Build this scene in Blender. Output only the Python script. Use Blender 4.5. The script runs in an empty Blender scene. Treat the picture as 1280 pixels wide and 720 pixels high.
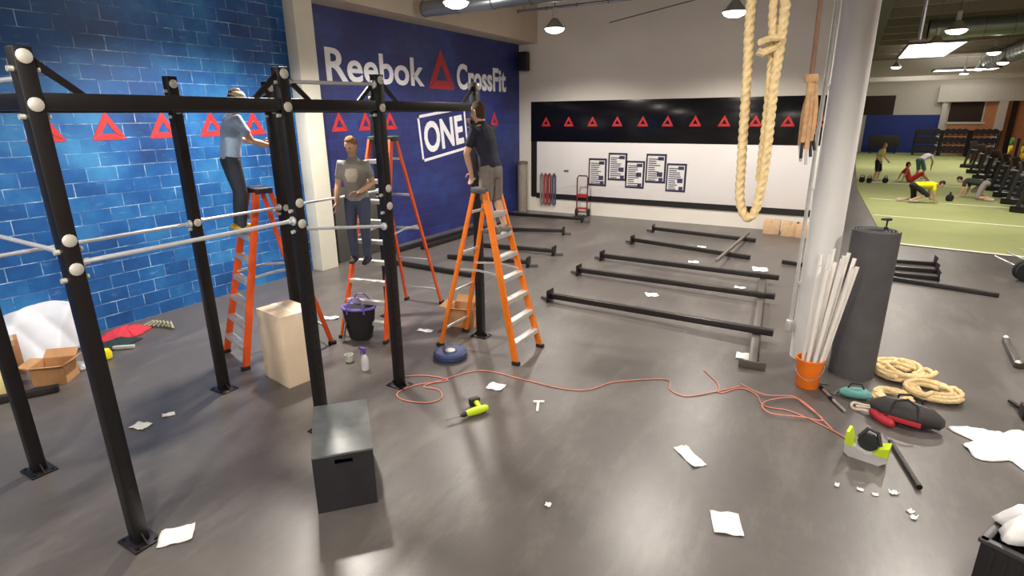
import bpy, bmesh, math, random
from mathutils import Vector, Matrix, Euler
random.seed(7)
PI = math.pi
C = bpy.context.scene.collection
V = Vector

# ------------------------------------------------------------------ camera
FPX, PITCH, ROLL, YAW, CAMZ = 700.6, math.radians(17.094), math.radians(.57), math.radians(30.296), 3.1
_cp, _sp, _cy, _sy = math.cos(PITCH), math.sin(PITCH), math.cos(YAW), math.sin(YAW)
FW = V((-_sy*_cp, _cy*_cp, -_sp)); _r = V((_cy, _sy, 0)); _d = FW.cross(_r)
RT = _r*math.cos(ROLL) + _d*math.sin(ROLL); DN = _d*math.cos(ROLL) - _r*math.sin(ROLL)
cam = bpy.data.cameras.new('camera'); cam.sensor_width = 36; cam.lens = 36*FPX/1280; cam.clip_end = 300
camo = bpy.data.objects.new('camera', cam); C.objects.link(camo)
m = Matrix(((RT.x, -DN.x, -FW.x, 0), (RT.y, -DN.y, -FW.y, 0), (RT.z, -DN.z, -FW.z, CAMZ), (0, 0, 0, 1)))
camo.matrix_world = m
bpy.context.scene.camera = camo

def G(x, y, z=0.0):
    """floor-plan point seen at photo position x, y on the level z"""
    d = RT*((x-640)/FPX) + DN*((y-360)/FPX) + FW
    return V((0, 0, CAMZ)) + d*((z-CAMZ)/d.z)

def AY(x, y, Y):
    d = RT*((x-640)/FPX) + DN*((y-360)/FPX) + FW
    return V((0, 0, CAMZ)) + d*(Y/d.y)

# ------------------------------------------------------------------ materials
def lin(c):
    return tuple(((v/255)/12.92 if v/255 <= .04045 else ((v/255+.055)/1.055)**2.4) for v in c)

class NT:
    def __init__(s, name):
        s.m = bpy.data.materials.new(name); s.m.use_nodes = True; s.t = s.m.node_tree; s.t.nodes.clear()
        s.o = s.n('ShaderNodeOutputMaterial'); s.b = s.n('ShaderNodeBsdfPrincipled'); s.l(s.b, 0, s.o, 0)
    def n(s, k, **kw):
        x = s.t.nodes.new(k)
        for a, v in kw.items(): setattr(x, a, v)
        return x
    def l(s, a, i, b, j): s.t.links.new(a.outputs[i], b.inputs[j])
    def noise(s, scale, detail=3, vec=None, rough=.55):
        x = s.n('ShaderNodeTexNoise'); x.inputs['Scale'].default_value = scale; x.inputs['Detail'].default_value = detail
        x.inputs['Roughness'].default_value = rough
        if vec is not None: s.t.links.new(vec, x.inputs['Vector'])
        return x
    def ramp(s, src, stops):
        r = s.n('ShaderNodeValToRGB'); e = r.color_ramp.elements
        while len(e) > 1: e.remove(e[-1])
        e[0].position = stops[0][0]; e[0].color = (*stops[0][1], 1)
        for p, c in stops[1:]:
            q = e.new(p); q.color = (*c, 1)
        s.t.links.new(src, r.inputs[0]); return r

MATS = {}
def mat(name, col, rough=.55, metal=0, var=.12, scale=9, bump=0, spec=.5, alpha=1, trans=0):
    if name in MATS: return MATS[name]
    t = NT(name); c = lin(col)
    co = t.n('ShaderNodeTexCoord')
    nz = t.noise(scale, 4, co.outputs['Object'])
    r = t.ramp(nz.outputs['Fac'], [(.25, tuple(v*(1-var) for v in c)), (.75, tuple(min(1, v*(1+var)) for v in c))])
    t.l(r, 0, t.b, 'Base Color'); t.b.inputs['Roughness'].default_value = rough; t.b.inputs['Metallic'].default_value = metal
    t.b.inputs['Specular IOR Level'].default_value = spec
    t.b.inputs['Alpha'].default_value = alpha; t.b.inputs['Transmission Weight'].default_value = trans
    if bump:
        b = t.n('ShaderNodeBump'); b.inputs['Strength'].default_value = bump; b.inputs['Distance'].default_value = .01
        n2 = t.noise(scale*4, 4, co.outputs['Object']); t.l(n2, 'Fac', b, 'Height'); t.l(b, 0, t.b, 'Normal')
    MATS[name] = t.m; return t.m

def emit(name, col, strength):
    if name in MATS: return MATS[name]
    t = NT(name); t.b.inputs['Base Color'].default_value = (*lin(col), 1)
    t.b.inputs['Emission Color'].default_value = (*lin(col), 1); t.b.inputs['Emission Strength'].default_value = strength
    MATS[name] = t.m; return t.m

BLK = mat('black_powder_steel', (20, 17, 18), .42, .0, .25, 14)
BLK2 = mat('black_steel_tube', (30, 26, 25), .4, .0, .25, 10)
CHR = mat('chrome_bar', (216, 218, 222), .3, .45, .06)
BOLT = mat('zinc_bolt', (215, 212, 200), .4, .4, .1)
ALU = mat('aluminium', (205, 205, 200), .4, .55, .1)
ORANGE = mat('orange_fibreglass', (222, 84, 22), .45, 0, .12, 6)
ORANGE_LIT = mat('amber_lit_fibreglass', (232, 120, 24), .45, 0, .12, 6)  # the ladders' orange shifted yellow, the light on it put into the colour
RUB = mat('black_rubber', (22, 22, 23), .75)
CREAM = mat('cream_column_paint', (222, 220, 205), .6, 0, .05, 3)
WHITEP = mat('white_column_paint', (226, 225, 222), .42, 0, .04, 2.5)
SKIN = mat('skin', (205, 160, 130), .55, 0, .06, 20)
CARD = mat('cardboard', (186, 140, 96), .8, 0, .1, 12)
PAPER = mat('white_paper', (232, 230, 226), .7, 0, .06, 30)
RED = mat('red_wall_paint', (196, 44, 46), .55, 0, .12, 12)
REDDK = mat('dark_red_wall_paint', (178, 40, 42), .55, 0, .12, 8)
WHT = mat('white_wall_lettering', (236, 236, 240), .5, 0, .05, 9)
ROPEM = mat('manila_rope', (222, 196, 146), .85, 0, .22, 40, .4)
TAN = mat('tan_rope', (188, 148, 108), .85, 0, .22, 40, .4)
GREYM = mat('grey_metal', (120, 120, 122), .45, .5, .1)

# ------------------------------------------------------------------ mesh helper
class MB:
    def __init__(s, off=(0, 0, 0)): s.bm = bmesh.new(); s.off = V(off)
    def _add(s, vs, fs):
        b = [s.bm.verts.new(V(v)-s.off) for v in vs]
        out = []
        for f in fs:
            try: out.append(s.bm.faces.new([b[i] for i in f]))
            except ValueError: pass
        return b, out
    def hexa(s, p, bev=0):
        b, f = s._add(p, [(0, 3, 2, 1), (4, 5, 6, 7), (0, 1, 5, 4), (1, 2, 6, 5), (2, 3, 7, 6), (3, 0, 4, 7)])
        if bev:
            e = list({e for q in f for e in q.edges})
            bmesh.ops.bevel(s.bm, geom=e, offset=bev, segments=2, affect='EDGES', profile=.5)
    def box(s, c, d, rot=None, bev=0):
        h = V(d)/2; c = V(c)
        R = Euler(rot).to_matrix() if rot else Matrix.Identity(3)
        p = [c + R @ V((x*h.x, y*h.y, z*h.z)) for z in (-1, 1) for x, y in ((-1, -1), (1, -1), (1, 1), (-1, 1))]
        s.hexa(p, bev)
    def bar(s, a, b, w, h, up=(0, 0, 1), bev=0):
        a, b = V(a), V(b); t = (b-a).normalized(); u = V(up)
        if abs(t.dot(u)) > .98: u = V((0, 1, 0))
        x = t.cross(u).normalized()*w/2; y = x.cross(t).normalized()*h/2
        s.hexa([a-x-y, a+x-y, b+x-y, b-x-y, a-x+y, a+x+y, b+x+y, b-x+y], bev)
    def rings(s, rs, cap=True, closed=False):
        n = len(rs[0]); vs = [s.bm.verts.new(V(p)-s.off) for r in rs for p in r]
        m = len(rs)
        for i in range(m if closed else m-1):
            for j in range(n):
                a, b = i*n+j, i*n+(j+1) % n; i2 = (i+1) % m
                try: s.bm.faces.new((vs[a], vs[b], vs[i2*n+(j+1) % n], vs[i2*n+j]))
                except ValueError: pass
        if cap and not closed:
            s.bm.faces.new(list(reversed(vs[:n]))); s.bm.faces.new(vs[-n:])
    def tube(s, pts, r, seg=8, lobes=0, pitch=.12, closed=False):
        pts = [V(p) for p in pts]; R = r if isinstance(r, (list, tuple)) else [r]*len(pts)
        rs = []; u = None; ln = 0
        for i, p in enumerate(pts):
            a = pts[i-1] if (i or closed) else p; b = pts[(i+1) % len(pts)] if (i < len(pts)-1 or closed) else p
            t = (b-a).normalized()
            if u is None: u = t.cross(V((0, 0, 1)) if abs(t.z) < .9 else V((1, 0, 0)))
            u = (u - t*u.dot(t)).normalized(); w = t.cross(u)
            if i: ln += (p-pts[i-1]).length
            ring = []
            for k in range(seg):
                an = 2*PI*k/seg
                q = R[i]*(1 + (.13*math.cos(lobes*(an) - 2*PI*ln/pitch) if lobes else 0))
                ring.append(p + u*math.cos(an)*q + w*math.sin(an)*q)
            rs.append(ring)
        s.rings(rs, closed=closed)
    def lathe(s, prof, c=(0, 0, 0), seg=24, axis='Z'):
        c = V(c); rs = []
        for r, z in prof:
            ring = []
            for k in range(seg):
                a = 2*PI*k/seg
                q = V((r*math.cos(a), r*math.sin(a), z))
                if axis == 'X': q = V((q.z, q.x, q.y))
                if axis == 'Y': q = V((q.y, q.z, q.x))
                ring.append(c+q)
            rs.append(ring)
        s.rings(rs)
    def loft(s, pts, rad, side=(1, 0, 0), seg=14, cap=True):
        pts = [V(p) for p in pts]; rad = [(r, r) if not isinstance(r, (tuple, list)) else r for r in rad]
        if cap:   # rounded ends
            a, b = pts[0], pts[1]; t = (a-b).normalized(); k = min(rad[0])
            pts = [a+t*k*.98, a+t*k*.7]+pts; rad = [tuple(x*.12 for x in rad[0]), tuple(x*.7 for x in rad[0])]+rad
            a, b = pts[-1], pts[-2]; t = (a-b).normalized(); k = min(rad[-1])
            pts = pts+[a+t*k*.7, a+t*k*.98]; rad = rad+[tuple(x*.7 for x in rad[-1]), tuple(x*.12 for x in rad[-1])]
        rs = []
        for i, p in enumerate(pts):
            t = (pts[min(i+1, len(pts)-1)]-pts[max(i-1, 0)]).normalized()
            x = V(side); x = (x - t*x.dot(t))
            if x.length < .05: x = t.orthogonal()
            x.normalize(); y = t.cross(x)
            rs.append([p + x*math.cos(2*PI*k/seg)*rad[i][0] + y*math.sin(2*PI*k/seg)*rad[i][1] for k in range(seg)])
        s.rings(rs)
    def prism(s, poly, f, t):
        """poly (list of 2d), f(u,v,w) maps to world; thickness t"""
        n = len(poly)
        vs = [f(u, v, 0) for u, v in poly]+[f(u, v, t) for u, v in poly]
        fs = [tuple(range(n-1, -1, -1)), tuple(range(n, 2*n))]+[(i, (i+1) % n, n+(i+1) % n, n+i) for i in range(n)]
        s._add(vs, fs)
    def build(s, name, mt, parent=None, smooth=True, recalc=True, sharp=35):
        if recalc: bmesh.ops.recalc_face_normals(s.bm, faces=s.bm.faces[:])
        me = bpy.data.meshes.new(name); s.bm.to_mesh(me); s.bm.free()
        if smooth:
            me.polygons.foreach_set('use_smooth', [True]*len(me.polygons)); me.set_sharp_from_angle(angle=math.radians(sharp))
        me.materials.append(mt)
        o = bpy.data.objects.new(name, me); C.objects.link(o)
        if parent: o.parent = parent
        elif s.off.length: o.location = s.off
        return o

def tag(o, label, cat, group=None, kind=None):
    o['label'] = label; o['category'] = cat
    if group: o['group'] = group
    if kind: o['kind'] = kind
    return o

def thing(name, label, cat, loc=(0, 0, 0), rz=0, group=None):
    o = bpy.data.objects.new(name, None); o.empty_display_size = .1; C.objects.link(o)
    o.location = loc; o.rotation_euler = (0, 0, rz)
    return tag(o, label, cat, group)

def struct(name, mb, mt, smooth=False):
    o = mb.build(name, mt, None, smooth); o['kind'] = 'structure'; return o

def dup(root, loc, rz, label, group=None):
    r = root.copy(); C.objects.link(r); r.location = loc; r.rotation_euler = (0, 0, rz); r['label'] = label
    if group: r['group'] = group
    for ch in list(root.children):
        c = ch.copy(); C.objects.link(c); c.parent = r
        for g in list(ch.children):
            d = g.copy(); C.objects.link(d); d.parent = c
    return r

# ------------------------------------------------------------------ room shell
LX, BY = -9.5, 16.85           # left wall, back wall
RX, FY, NY, CZ = 11.6, 55.0, -7.0, 7.2

def wall_mats():
    def brick(name, stops, mort, mfac, sc, bk):
        t = NT(name)
        g = t.n('ShaderNodeNewGeometry'); sp = t.n('ShaderNodeSeparateXYZ'); t.l(g, 'Position', sp, 0)
        cb = t.n('ShaderNodeCombineXYZ'); t.l(sp, 'Y', cb, 0); t.l(sp, 'Z', cb, 1)
        br = t.n('ShaderNodeTexBrick'); t.l(cb, 0, br, 'Vector')
        br.inputs['Scale'].default_value = 1; br.inputs['Mortar Size'].default_value = .0075
        br.inputs['Brick Width'].default_value = .405; br.inputs['Row Height'].default_value = .203; br.inputs['Mortar Smooth'].default_value = .3
        br.inputs['Color1'].default_value = (0, 0, 0, 1); br.inputs['Color2'].default_value = (1, 1, 1, 1); br.inputs['Bias'].default_value = 0
        nz = t.noise(.55, 6, cb.outputs[0], .62)
        mx = t.n('ShaderNodeMix', data_type='FLOAT'); mx.inputs[0].default_value = bk
        t.l(nz, 'Fac', mx, 2); t.l(br, 'Color', mx, 3)
        r = t.ramp(mx.outputs[0], stops)
        # mortar catches lighter paint in worn patches
        n2 = t.noise(sc, 5, cb.outputs[0], .7)
        r2 = t.ramp(n2.outputs['Fac'], [(.42, (.06, .06, .06)), (.55, (mfac*.4,)*3), (.68, (mfac,)*3)])
        mm = t.n('ShaderNodeMath', operation='MULTIPLY'); t.l(br, 'Fac', mm, 0); t.l(r2, 0, mm, 1)
        mc = t.n('ShaderNodeMix', data_type='RGBA'); t.l(mm, 0, mc, 0); t.l(r, 0, mc, 6); mc.inputs[7].default_value = (*lin(mort), 1)
        mp = t.n('ShaderNodeMapping'); mp.inputs['Scale'].default_value = (2.2, 5.5, 1); t.l(cb, 0, mp, 0)
        n3 = t.noise(1.6, 6, mp.outputs[0], .75); r3 = t.ramp(n3.outputs['Fac'], [(.6, (0, 0, 0)), (.74, (mfac*.5,)*3)])
        md = t.n('ShaderNodeMix', data_type='RGBA'); t.l(r3, 0, md, 0); t.l(mc, 2, md, 6); md.inputs[7].default_value = (*lin(tuple(v*.8 for v in mort)), 1)
        t.l(md, 2, t.b, 'Base Color'); t.b.inputs['Roughness'].default_value = .5
        b = t.n('ShaderNodeBump'); b.inputs['Strength'].default_value = .5; b.inputs['Distance'].default_value = .01; b.invert = True
        t.l(br, 'Fac', b, 'Height'); t.l(b, 0, t.b, 'Normal')
        return t.m
    return (brick('blue_mural_block', [(.34, lin((10, 54, 110))), (.5, lin((22, 88, 154))), (.66, lin((54, 130, 186)))], (176, 212, 236), .95, 3.1, .1),
            brick('navy_painted_block', [(.3, lin((30, 34, 88))), (.5, lin((38, 46, 108))), (.72, lin((44, 72, 140)))], (90, 110, 170), .3, 3, .12))

mur, nav = wall_mats()
b = MB(); b.box(((LX-.1), (NY+8.1)/2, CZ/2), (.2, 8.1-NY, CZ)); struct('wall_left', b, mur)
b = MB(); b.box((LX-.1, (8.1+BY)/2, CZ/2), (.2, BY-8.1, CZ)); struct('wall_left_far', b, nav)
wallm = mat('cream_wall_paint', (228, 222, 212), .7, 0, .03, 1.2)
b = MB(); b.box(((LX-.2+.12)/2, BY+.1, CZ/2), (.12-LX+.2, .2, CZ)); struct('wall_back', b, wallm)
# soffit along the left wall
b = MB(); b.box((LX+.33, (NY+BY)/2, 6.22), (.66, BY-NY, 1.94)); struct('trim_1', b, mat('soffit_paint', (196, 184, 166), .7, 0, .05, 2))

def floor_mat():
    t = NT('rubber_floor'); g = t.n('ShaderNodeNewGeometry')
    a = t.noise(.45, 6, g.outputs['Position'], .6); c = t.noise(6, 6, g.outputs['Position'], .7)
    mx = t.n('ShaderNodeMix', data_type='FLOAT'); mx.inputs[0].default_value = .35; t.l(a, 'Fac', mx, 2); t.l(c, 'Fac', mx, 3)
    r = t.ramp(mx.outputs[0], [(.2, lin((74, 70, 68))), (.5, lin((88, 83, 80))), (.8, lin((102, 97, 93)))])
    mp = t.n('ShaderNodeMapping'); mp.inputs['Scale'].default_value = (1.6, .5, 1); mp.inputs['Rotation'].default_value = (0, 0, .9); t.l(g, 'Position', mp, 0)
    d1 = t.noise(1.1, 8, mp.outputs[0], .72); r2 = t.ramp(d1.outputs['Fac'], [(.5, (0, 0, 0)), (.75, (.4,)*3)])
    md = t.n('ShaderNodeMix', data_type='RGBA'); t.l(r2, 0, md, 0); t.l(r, 0, md, 6); md.inputs[7].default_value = (*lin((140, 136, 130)), 1)
    t.l(md, 2, t.b, 'Base Color')
    rr = t.ramp(a.outputs['Fac'], [(.2, (.28,)*3), (.8, (.4,)*3)]); t.l(rr, 0, t.b, 'Roughness')
    t.b.inputs['Specular IOR Level'].default_value = .5
    bp = t.n('ShaderNodeBump'); bp.inputs['Strength'].default_value = .08; bp.inputs['Distance'].default_value = .004
    n3 = t.noise(160, 2, g.outputs['Position']); t.l(n3, 'Fac', bp, 'Height'); t.l(bp, 0, t.b, 'Normal')
    return t.m
b = MB(); b.box(((LX+RX)/2, (NY+FY)/2, -.06), (RX-LX+.4, FY-NY+.4, .12)); struct('floor', b, floor_mat())
# ceiling
b = MB(); b.box(((LX+RX)/2, (NY+FY)/2, CZ+.06), (RX-LX+.4, FY-NY+.4, .12)); struct('ceiling', b, mat('ceiling_deck', (160, 152, 144), .8, 0, .12, .8))
b = MB(); b.box(((LX+RX)/2, NY-.1, CZ/2), (RX-LX+.4, .2, CZ)); struct('wall_near', b, mat('grey_wall', (178, 178, 176), .7))
TANW = mat('tan_wood_wall', (206, 142, 96), .6, 0, .1, 1.5)
b = MB(); b.box((RX+.1, (NY+FY)/2, CZ/2), (.2, FY-NY, CZ)); struct('wall_right', b, TANW)
farw = mat('far_white_wall', (222, 216, 208), .7, 0, .04)
b = MB(); b.box(((LX+RX)/2, FY+.1, CZ/2), (RX-LX+.4, .2, CZ)); struct('wall_far', b, farw)
b = MB(); b.box((3.45, FY-.03, 1.43), (4.9, .06, 2.86)); struct('wall_far_panel', b, mat('blue_far_panel', (44, 66, 150), .6, 0, .12, .5))
b = MB(); b.box((LX-.1, (BY+FY)/2, CZ/2), (.2, FY-BY, CZ)); struct('wall_left_hall', b, farw)
DKB = mat('dark_brown_opening', (52, 34, 28), .6)
b = MB(); b.box((1.75, FY-.02, 3.6), (2.0, .05, 1.45)); struct('window_1', b, DKB)
b = MB(); b.box((7.3, FY-.02, 3.0), (2.0, .05, 1.5)); struct('window_2', b, DKB)
b = MB(); b.box((7.4, FY-.06, 2.25), (2.3, .1, .16)); struct('trim_2', b, CREAM)
b = MB(); b.box((7.35, FY-.03, 1.08), (2.1, .06, 2.16)); struct('wall_far_low_tan', b, TANW)
b = MB(); b.box((9.98, FY-.03, 1.88), (3.15, .06, 3.76)); struct('wall_far_tan', b, TANW)
b = MB(); b.box((8.5, FY-.2, 4.35), (6.2, .4, 1.15)); struct('trim_3', b, farw)
b = MB(); b.box((9.35, FY-.2, 1.9), (.5, .4, 3.8)); struct('trim_4', b, farw)
b = MB(); b.box((10.05, FY-.12, 1.9), (.32, .2, 3.8)); struct('trim_5', b, BLK2)
b = MB(); b.box((5.95, FY-.15, 1.9), (.35, .3, 3.8)); struct('trim_6', b, farw)
# white cross beam under the far ceiling
b = MB(); b.box((4.5, 50, 5.3), (10, .4, .3)); struct('trim_7', b, farw)

# turf with white lines
def turf_mat():
    t = NT('green_turf'); g = t.n('ShaderNodeNewGeometry')
    a = t.noise(.35, 4, g.outputs['Position']); c = t.noise(60, 3, g.outputs['Position'])
    mx = t.n('ShaderNodeMix', data_type='FLOAT'); mx.inputs[0].default_value = .4; t.l(a, 'Fac', mx, 2); t.l(c, 'Fac', mx, 3)
    r = t.ramp(mx.outputs[0], [(.3, lin((132, 142, 84))), (.7, lin((168, 172, 116)))]); t.l(r, 0, t.b, 'Base Color')
    t.b.inputs['Roughness'].default_value = .9
    bp = t.n('ShaderNodeBump'); bp.inputs['Strength'].default_value = .4; bp.inputs['Distance'].default_value = .01
    t.l(c, 'Fac', bp, 'Height'); t.l(bp, 0, t.b, 'Normal'); return t.m
b = MB(); b._add([(1.15, 16.4, .004), (7.2, 15.55, .004), (7.2, 54.9, .004), (.6, 54.9, .004), (.6, 28, .004)] + [(1.15, 16.4, .014), (7.2, 15.55, .014), (7.2, 54.9, .014), (.6, 54.9, .014), (.6, 28, .014)],
                 [(4, 3, 2, 1, 0), (5, 6, 7, 8, 9), (0, 1, 6, 5), (1, 2, 7, 6), (2, 3, 8, 7), (3, 4, 9, 8), (4, 0, 5, 9)])
t = struct('floor_turf', b, turf_mat())
lm = mat('turf_line_paint', (226, 226, 206), .8)
for i, (y0, y1, w) in enumerate(((16.43, 15.58, .14), (20.85, 20.15, .09), (24.9, 24.0, .09), (31, 29.8, .12))):
    b = MB(); b.bar((1.0, y0, .016), (7.2, y1, .016), w, .004); struct('floor_line_%d' % (i+1), b, lm)

# ------------------------------------------------------------------ lettering on the left wall
def text_mesh(s, w, h, depth=.006, bold=.02):
    cu = bpy.data.curves.new('tmp', 'FONT'); cu.body = s; cu.size = 1; cu.offset = bold; cu.resolution_u = 4; cu.extrude = .5
    o = bpy.data.objects.new('tmp', cu); C.objects.link(o)
    dg = bpy.context.evaluated_depsgraph_get(); dg.update()
    me = bpy.data.meshes.new_from_object(o.evaluated_get(dg))
    bpy.data.objects.remove(o); bpy.data.curves.remove(cu)
    xs = [v.co.x for v in me.vertices]; ys = [v.co.y for v in me.vertices]
    x0, x1, y0, y1 = min(xs), max(xs), min(ys), max(ys)
    for v in me.vertices:
        v.co = V(((v.co.x-x0)/(x1-x0)*w, (v.co.y-y0)/(y1-y0)*h, (v.co.z+.5)*depth))
    return me
def wall_text(name, s, y0, z0, w, h, mt, rot=0, bold=.02, parent=None):
    me = text_mesh(s, w, h, bold=bold); me.name = name; me.materials.append(mt)
    o = bpy.data.objects.new(name, me); C.objects.link(o)
    # local x -> +Y, local y -> +Z, local z -> +X
    o.matrix_world = Matrix(((0, 0, 1, LX+.001), (1, 0, 0, y0), (0, 1, 0, z0), (0, 0, 0, 1))) @ Matrix.Rotation(rot, 4, 'Z')
    return o
tag(wall_text('wall_lettering', 'Reebok', 8.76, 3.82, 3.2, .66, WHT, bold=.02), 'white bold lettering Reebok painted high on the navy wall', 'lettering')
tag(wall_text('wall_lettering', 'CrossFit', 13.38, 3.80, 2.62, .68, WHT, bold=.028), 'white condensed lettering CrossFit painted high on the navy wall', 'lettering')

def delta(b, f, w, h, t=.006):
    """outlined triangle emblem made of three bevelled strokes round an open centre"""
    k = .40
    A, B, T = (-w/2, 0), (w/2, 0), (0, h)
    c = (0, h*.36)
    inn = [(c[0]+(p[0]-c[0])*k, c[1]+(p[1]-c[1])*k) for p in (A, B, T)]
    g = .02*w
    b.prism([A, B, inn[1], inn[0]], f, t)
    b.prism([(B[0]-g*.2, B[1]+g*1.5), T, (inn[2][0], inn[2][1]), (inn[1][0], inn[1][1]+g)], f, t)
    b.prism([T, (A[0]+g*.2, A[1]+g*1.5), (inn[0][0], inn[0][1]+g), inn[2]], f, t)
b = MB(); delta(b, lambda u, v, w: V((LX+.001+w, 12.69+u, 3.79+v)), 1.16, .98)
tag(b.build('wall_emblem', REDDK, None, False), 'large dark red triangle emblem between the two white words', 'emblem')
NAMES = ['red triangle emblem on blue bricks behind the front rig post', 'second red triangle emblem from the left end of the blue brick wall', 'red triangle emblem just left of the thin rear rig post',
         'red triangle emblem just left of the man in pale blue shirt', 'red triangle emblem just right of the man in pale blue shirt', 'red triangle emblem nearest the cream column on navy wall',
         'red triangle emblem above the head of the man in grey shirt', 'red triangle emblem just above the top of the tallest ladder',
         'red triangle emblem directly above the head of the man in navy shirt', 'red triangle emblem at the far corner end of the navy wall']
for y, nm in zip((3.66, 4.45, 5.26, 6.08, 6.9, 8.98, 9.77, 10.58, 14.42, 15.28), NAMES):
    b = MB(); delta(b, lambda u, v, w: V((LX+.001+w, y+u, 2.81+v)), .47, .41)
    tag(b.build('wall_emblem', RED, None, False), nm, 'emblem', 'row of red triangle emblems on the left wall')
# ONE stamp
rt = thing('wall_stamp', 'white framed tilted stamp reading ONE painted on the navy wall', 'lettering', (LX+.001, 11.72, 1.96))
ar = math.radians(6.5)
def SF(u, v, w): return V((w, u*math.cos(ar)-v*math.sin(ar), u*math.sin(ar)+v*math.cos(ar)))
b = MB()
for (u0, v0, u1, v1) in ((0, 0, 2.12, .07), (0, 1.1, 2.12, 1.17), (0, 0, .07, 1.17), (2.05, 0, 2.12, 1.17)):
    b.prism([(u0, v0), (u1, v0), (u1, v1), (u0, v1)], SF, .006)
b.build('frame', WHT, rt, False)
me = text_mesh('ONE', 1.76, .8, bold=.03); me.materials.append(WHT)
o = bpy.data.objects.new('letters', me); C.objects.link(o); o.parent = rt
o.matrix_local = Matrix(((0, 0, 1, 0), (1, 0, 0, 0), (0, 1, 0, 0), (0, 0, 0, 1))) @ Matrix.Rotation(ar, 4, 'Z') @ Matrix.Translation((.18, .18, 0))

# ------------------------------------------------------------------ columns
b = MB(); b.box((LX+.15, 8.07, 3.6), (.3, .44, 7.2), bev=.01); o = struct('column_left', b, CREAM, True)
b = MB(); b.lathe([(.195, 0), (.195, 7.19)], (-.09, 7.88, 0), 40); struct('column', b, WHITEP, True)
rt = thing('conduit', 'pale grey electrical conduit strapped up the side of the white column', 'conduit', (-.325, 7.82, 0))
b = MB((-.325, 7.82, 0)); b.tube([(-.325, 7.82, .35), (-.325, 7.82, 7.1)], .022, 8); b.build('pipe', mat('conduit_grey', (205, 205, 200), .4, .4), rt)
b = MB((-.325, 7.82, 0)); b.box((-.33, 7.80, .42), (.09, .07, .16), bev=.008); b.build('outlet_box', ALU, rt)
b = MB((-.325, 7.82, 0))
for z in (1, 2.2, 3.4, 4.6): b.box((-.305, 7.84, z), (.06, .05, .03))
b.build('strap', ALU, rt)

# ------------------------------------------------------------------ pull-up rig
FXR, RXR = -4.28, -6.05
rig = thing('pull_up_rig', 'tall black steel pull-up rig with chrome bars standing beside the blue brick wall', 'pull-up rig', (FXR, 1.62, 0))
off = (FXR, 1.62, 0)
posts = [(FXR, 1.62), (FXR, 3.43), (FXR, 4.61), (FXR, 6.41), (RXR, 1.65), (RXR, 3.5), (RXR, 4.65), (RXR, 6.41)]
for i, (x, y) in enumerate(posts):
    b = MB(off); b.box((x, y, 1.765), (.1, .1, 3.50), bev=.006); po = b.build('post', BLK, rig)
    b = MB(off); b.box((x, y, .008), (.26, .2, .016), bev=.004)
    for sx in (-1, 1):
        for sy in (-1, 1): b.lathe([(.014, .016), (.014, .03)], (x+sx*.1, y+sy*.07, 0), 6)
    b.prism([(.05, .016), (.12, .016), (.05, .09)], lambda u, v, w: V((x+u, y-.005+w, v)), .01)
    b.prism([(-.05, .016), (-.12, .016), (-.05, .09)], lambda u, v, w: V((x+u, y-.005+w, v)), .01)
    b.build('base_plate', BLK, po)
    zs = [3.46, 3.19, 2.36, 2.17] if i < 4 else [3.44, 3.19, 2.02]
    for z in zs:
        b = MB(off)
        b.lathe([(.0, 0), (.042, 0), (.042, .008), (.028, .016), (0.001, .018)], (x+.05, y, z), 14, 'X')
        b.build('bolt', BOLT, po)
        b = MB(off); b.lathe([(.001, -.03), (.017, -.03), (.017, 0)], (x, y-.05, z-.07), 8, 'Y'); b.build('nut', BOLT, po)
        b = MB(off); b.lathe([(.017, 0), (.017, .03), (.001, .03)], (x, y+.05, z-.07), 8, 'Y'); b.build('nut', BOLT, po)
    # peg-hole strip on the faces
    if x < -5: continue
    b = MB(off)
    for k in range(18): b.lathe([(.001, 0), (.011, 0), (.011, .001), (.001, .0015)], (x+.05, y, .5+k*.1), 8, 'X')
    b.build('peg_holes', mat('hole_dark', (4, 4, 4), .9), po)
def rbeam(p, q, w=.08, h=.1):
    b = MB(off); b.bar(p, q, w, h, bev=.005)
    d = (V(q)-V(p)); n = int(d.length/.25)
    bo = b.build('beam', BLK, rig); return bo
for X, ys in ((FXR, (1.62, 3.43, 4.61, 6.41)), (RXR, (1.65, 3.5, 4.65, 6.41))):
    for y0, y1 in zip(ys, ys[1:]): rbeam((X, y0+.05, 3.21), (X, y1-.05, 3.21))
    for y in ys:
        for s in (-1, 1) if X == FXR else ():
            if (y == ys[0] and s < 0) or (y == ys[-1] and s > 0): continue
            b = MB(off); b.prism([(s*.05, .26), (s*.05, .2), (s*.24, .05), (s*.3, .05)], lambda u, v, w: V((X-.012+w, y+u, 3.21+v)), .024); b.build('gusset', BLK, rig)
for y0, y1 in ((1.62, 1.65), (3.43, 3.5), (4.61, 4.65), (6.41, 6.41)): rbeam((FXR-.05, y0, 3.21), (RXR+.05, y1, 3.21))
def pbar(p, q, r=.017):
    b = MB(off); p, q = V(p), V(q); t = (q-p).normalized()
    b.tube([p, q], r, 10)
    for e, s in ((p, 1), (q, -1)): b.tube([e, e+t*s*.012], .042, 12); b.tube([e+t*s*.012, e+t*s*.05], .024, 10)
    b.build('pull_up_bar', CHR, rig)
e = .05
pbar((FXR, 1.62+e, 2.2), (FXR, 3.43-e, 2.2))
pbar((FXR, 3.43+e, 2.11), (FXR, 4.61-e, 1.95))
pbar((RXR, 1.65+e, 2.01), (RXR, 3.5-e, 2.01)); pbar((RXR, 3.5+e, 2.03), (RXR, 4.65-e, 2.03)); pbar((RXR, 4.65+e, 2.03), (RXR, 6.41-e, 2.03))
pbar((FXR-e, 1.62, 2.27), (RXR+e, 1.65, 2.27))
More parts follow.
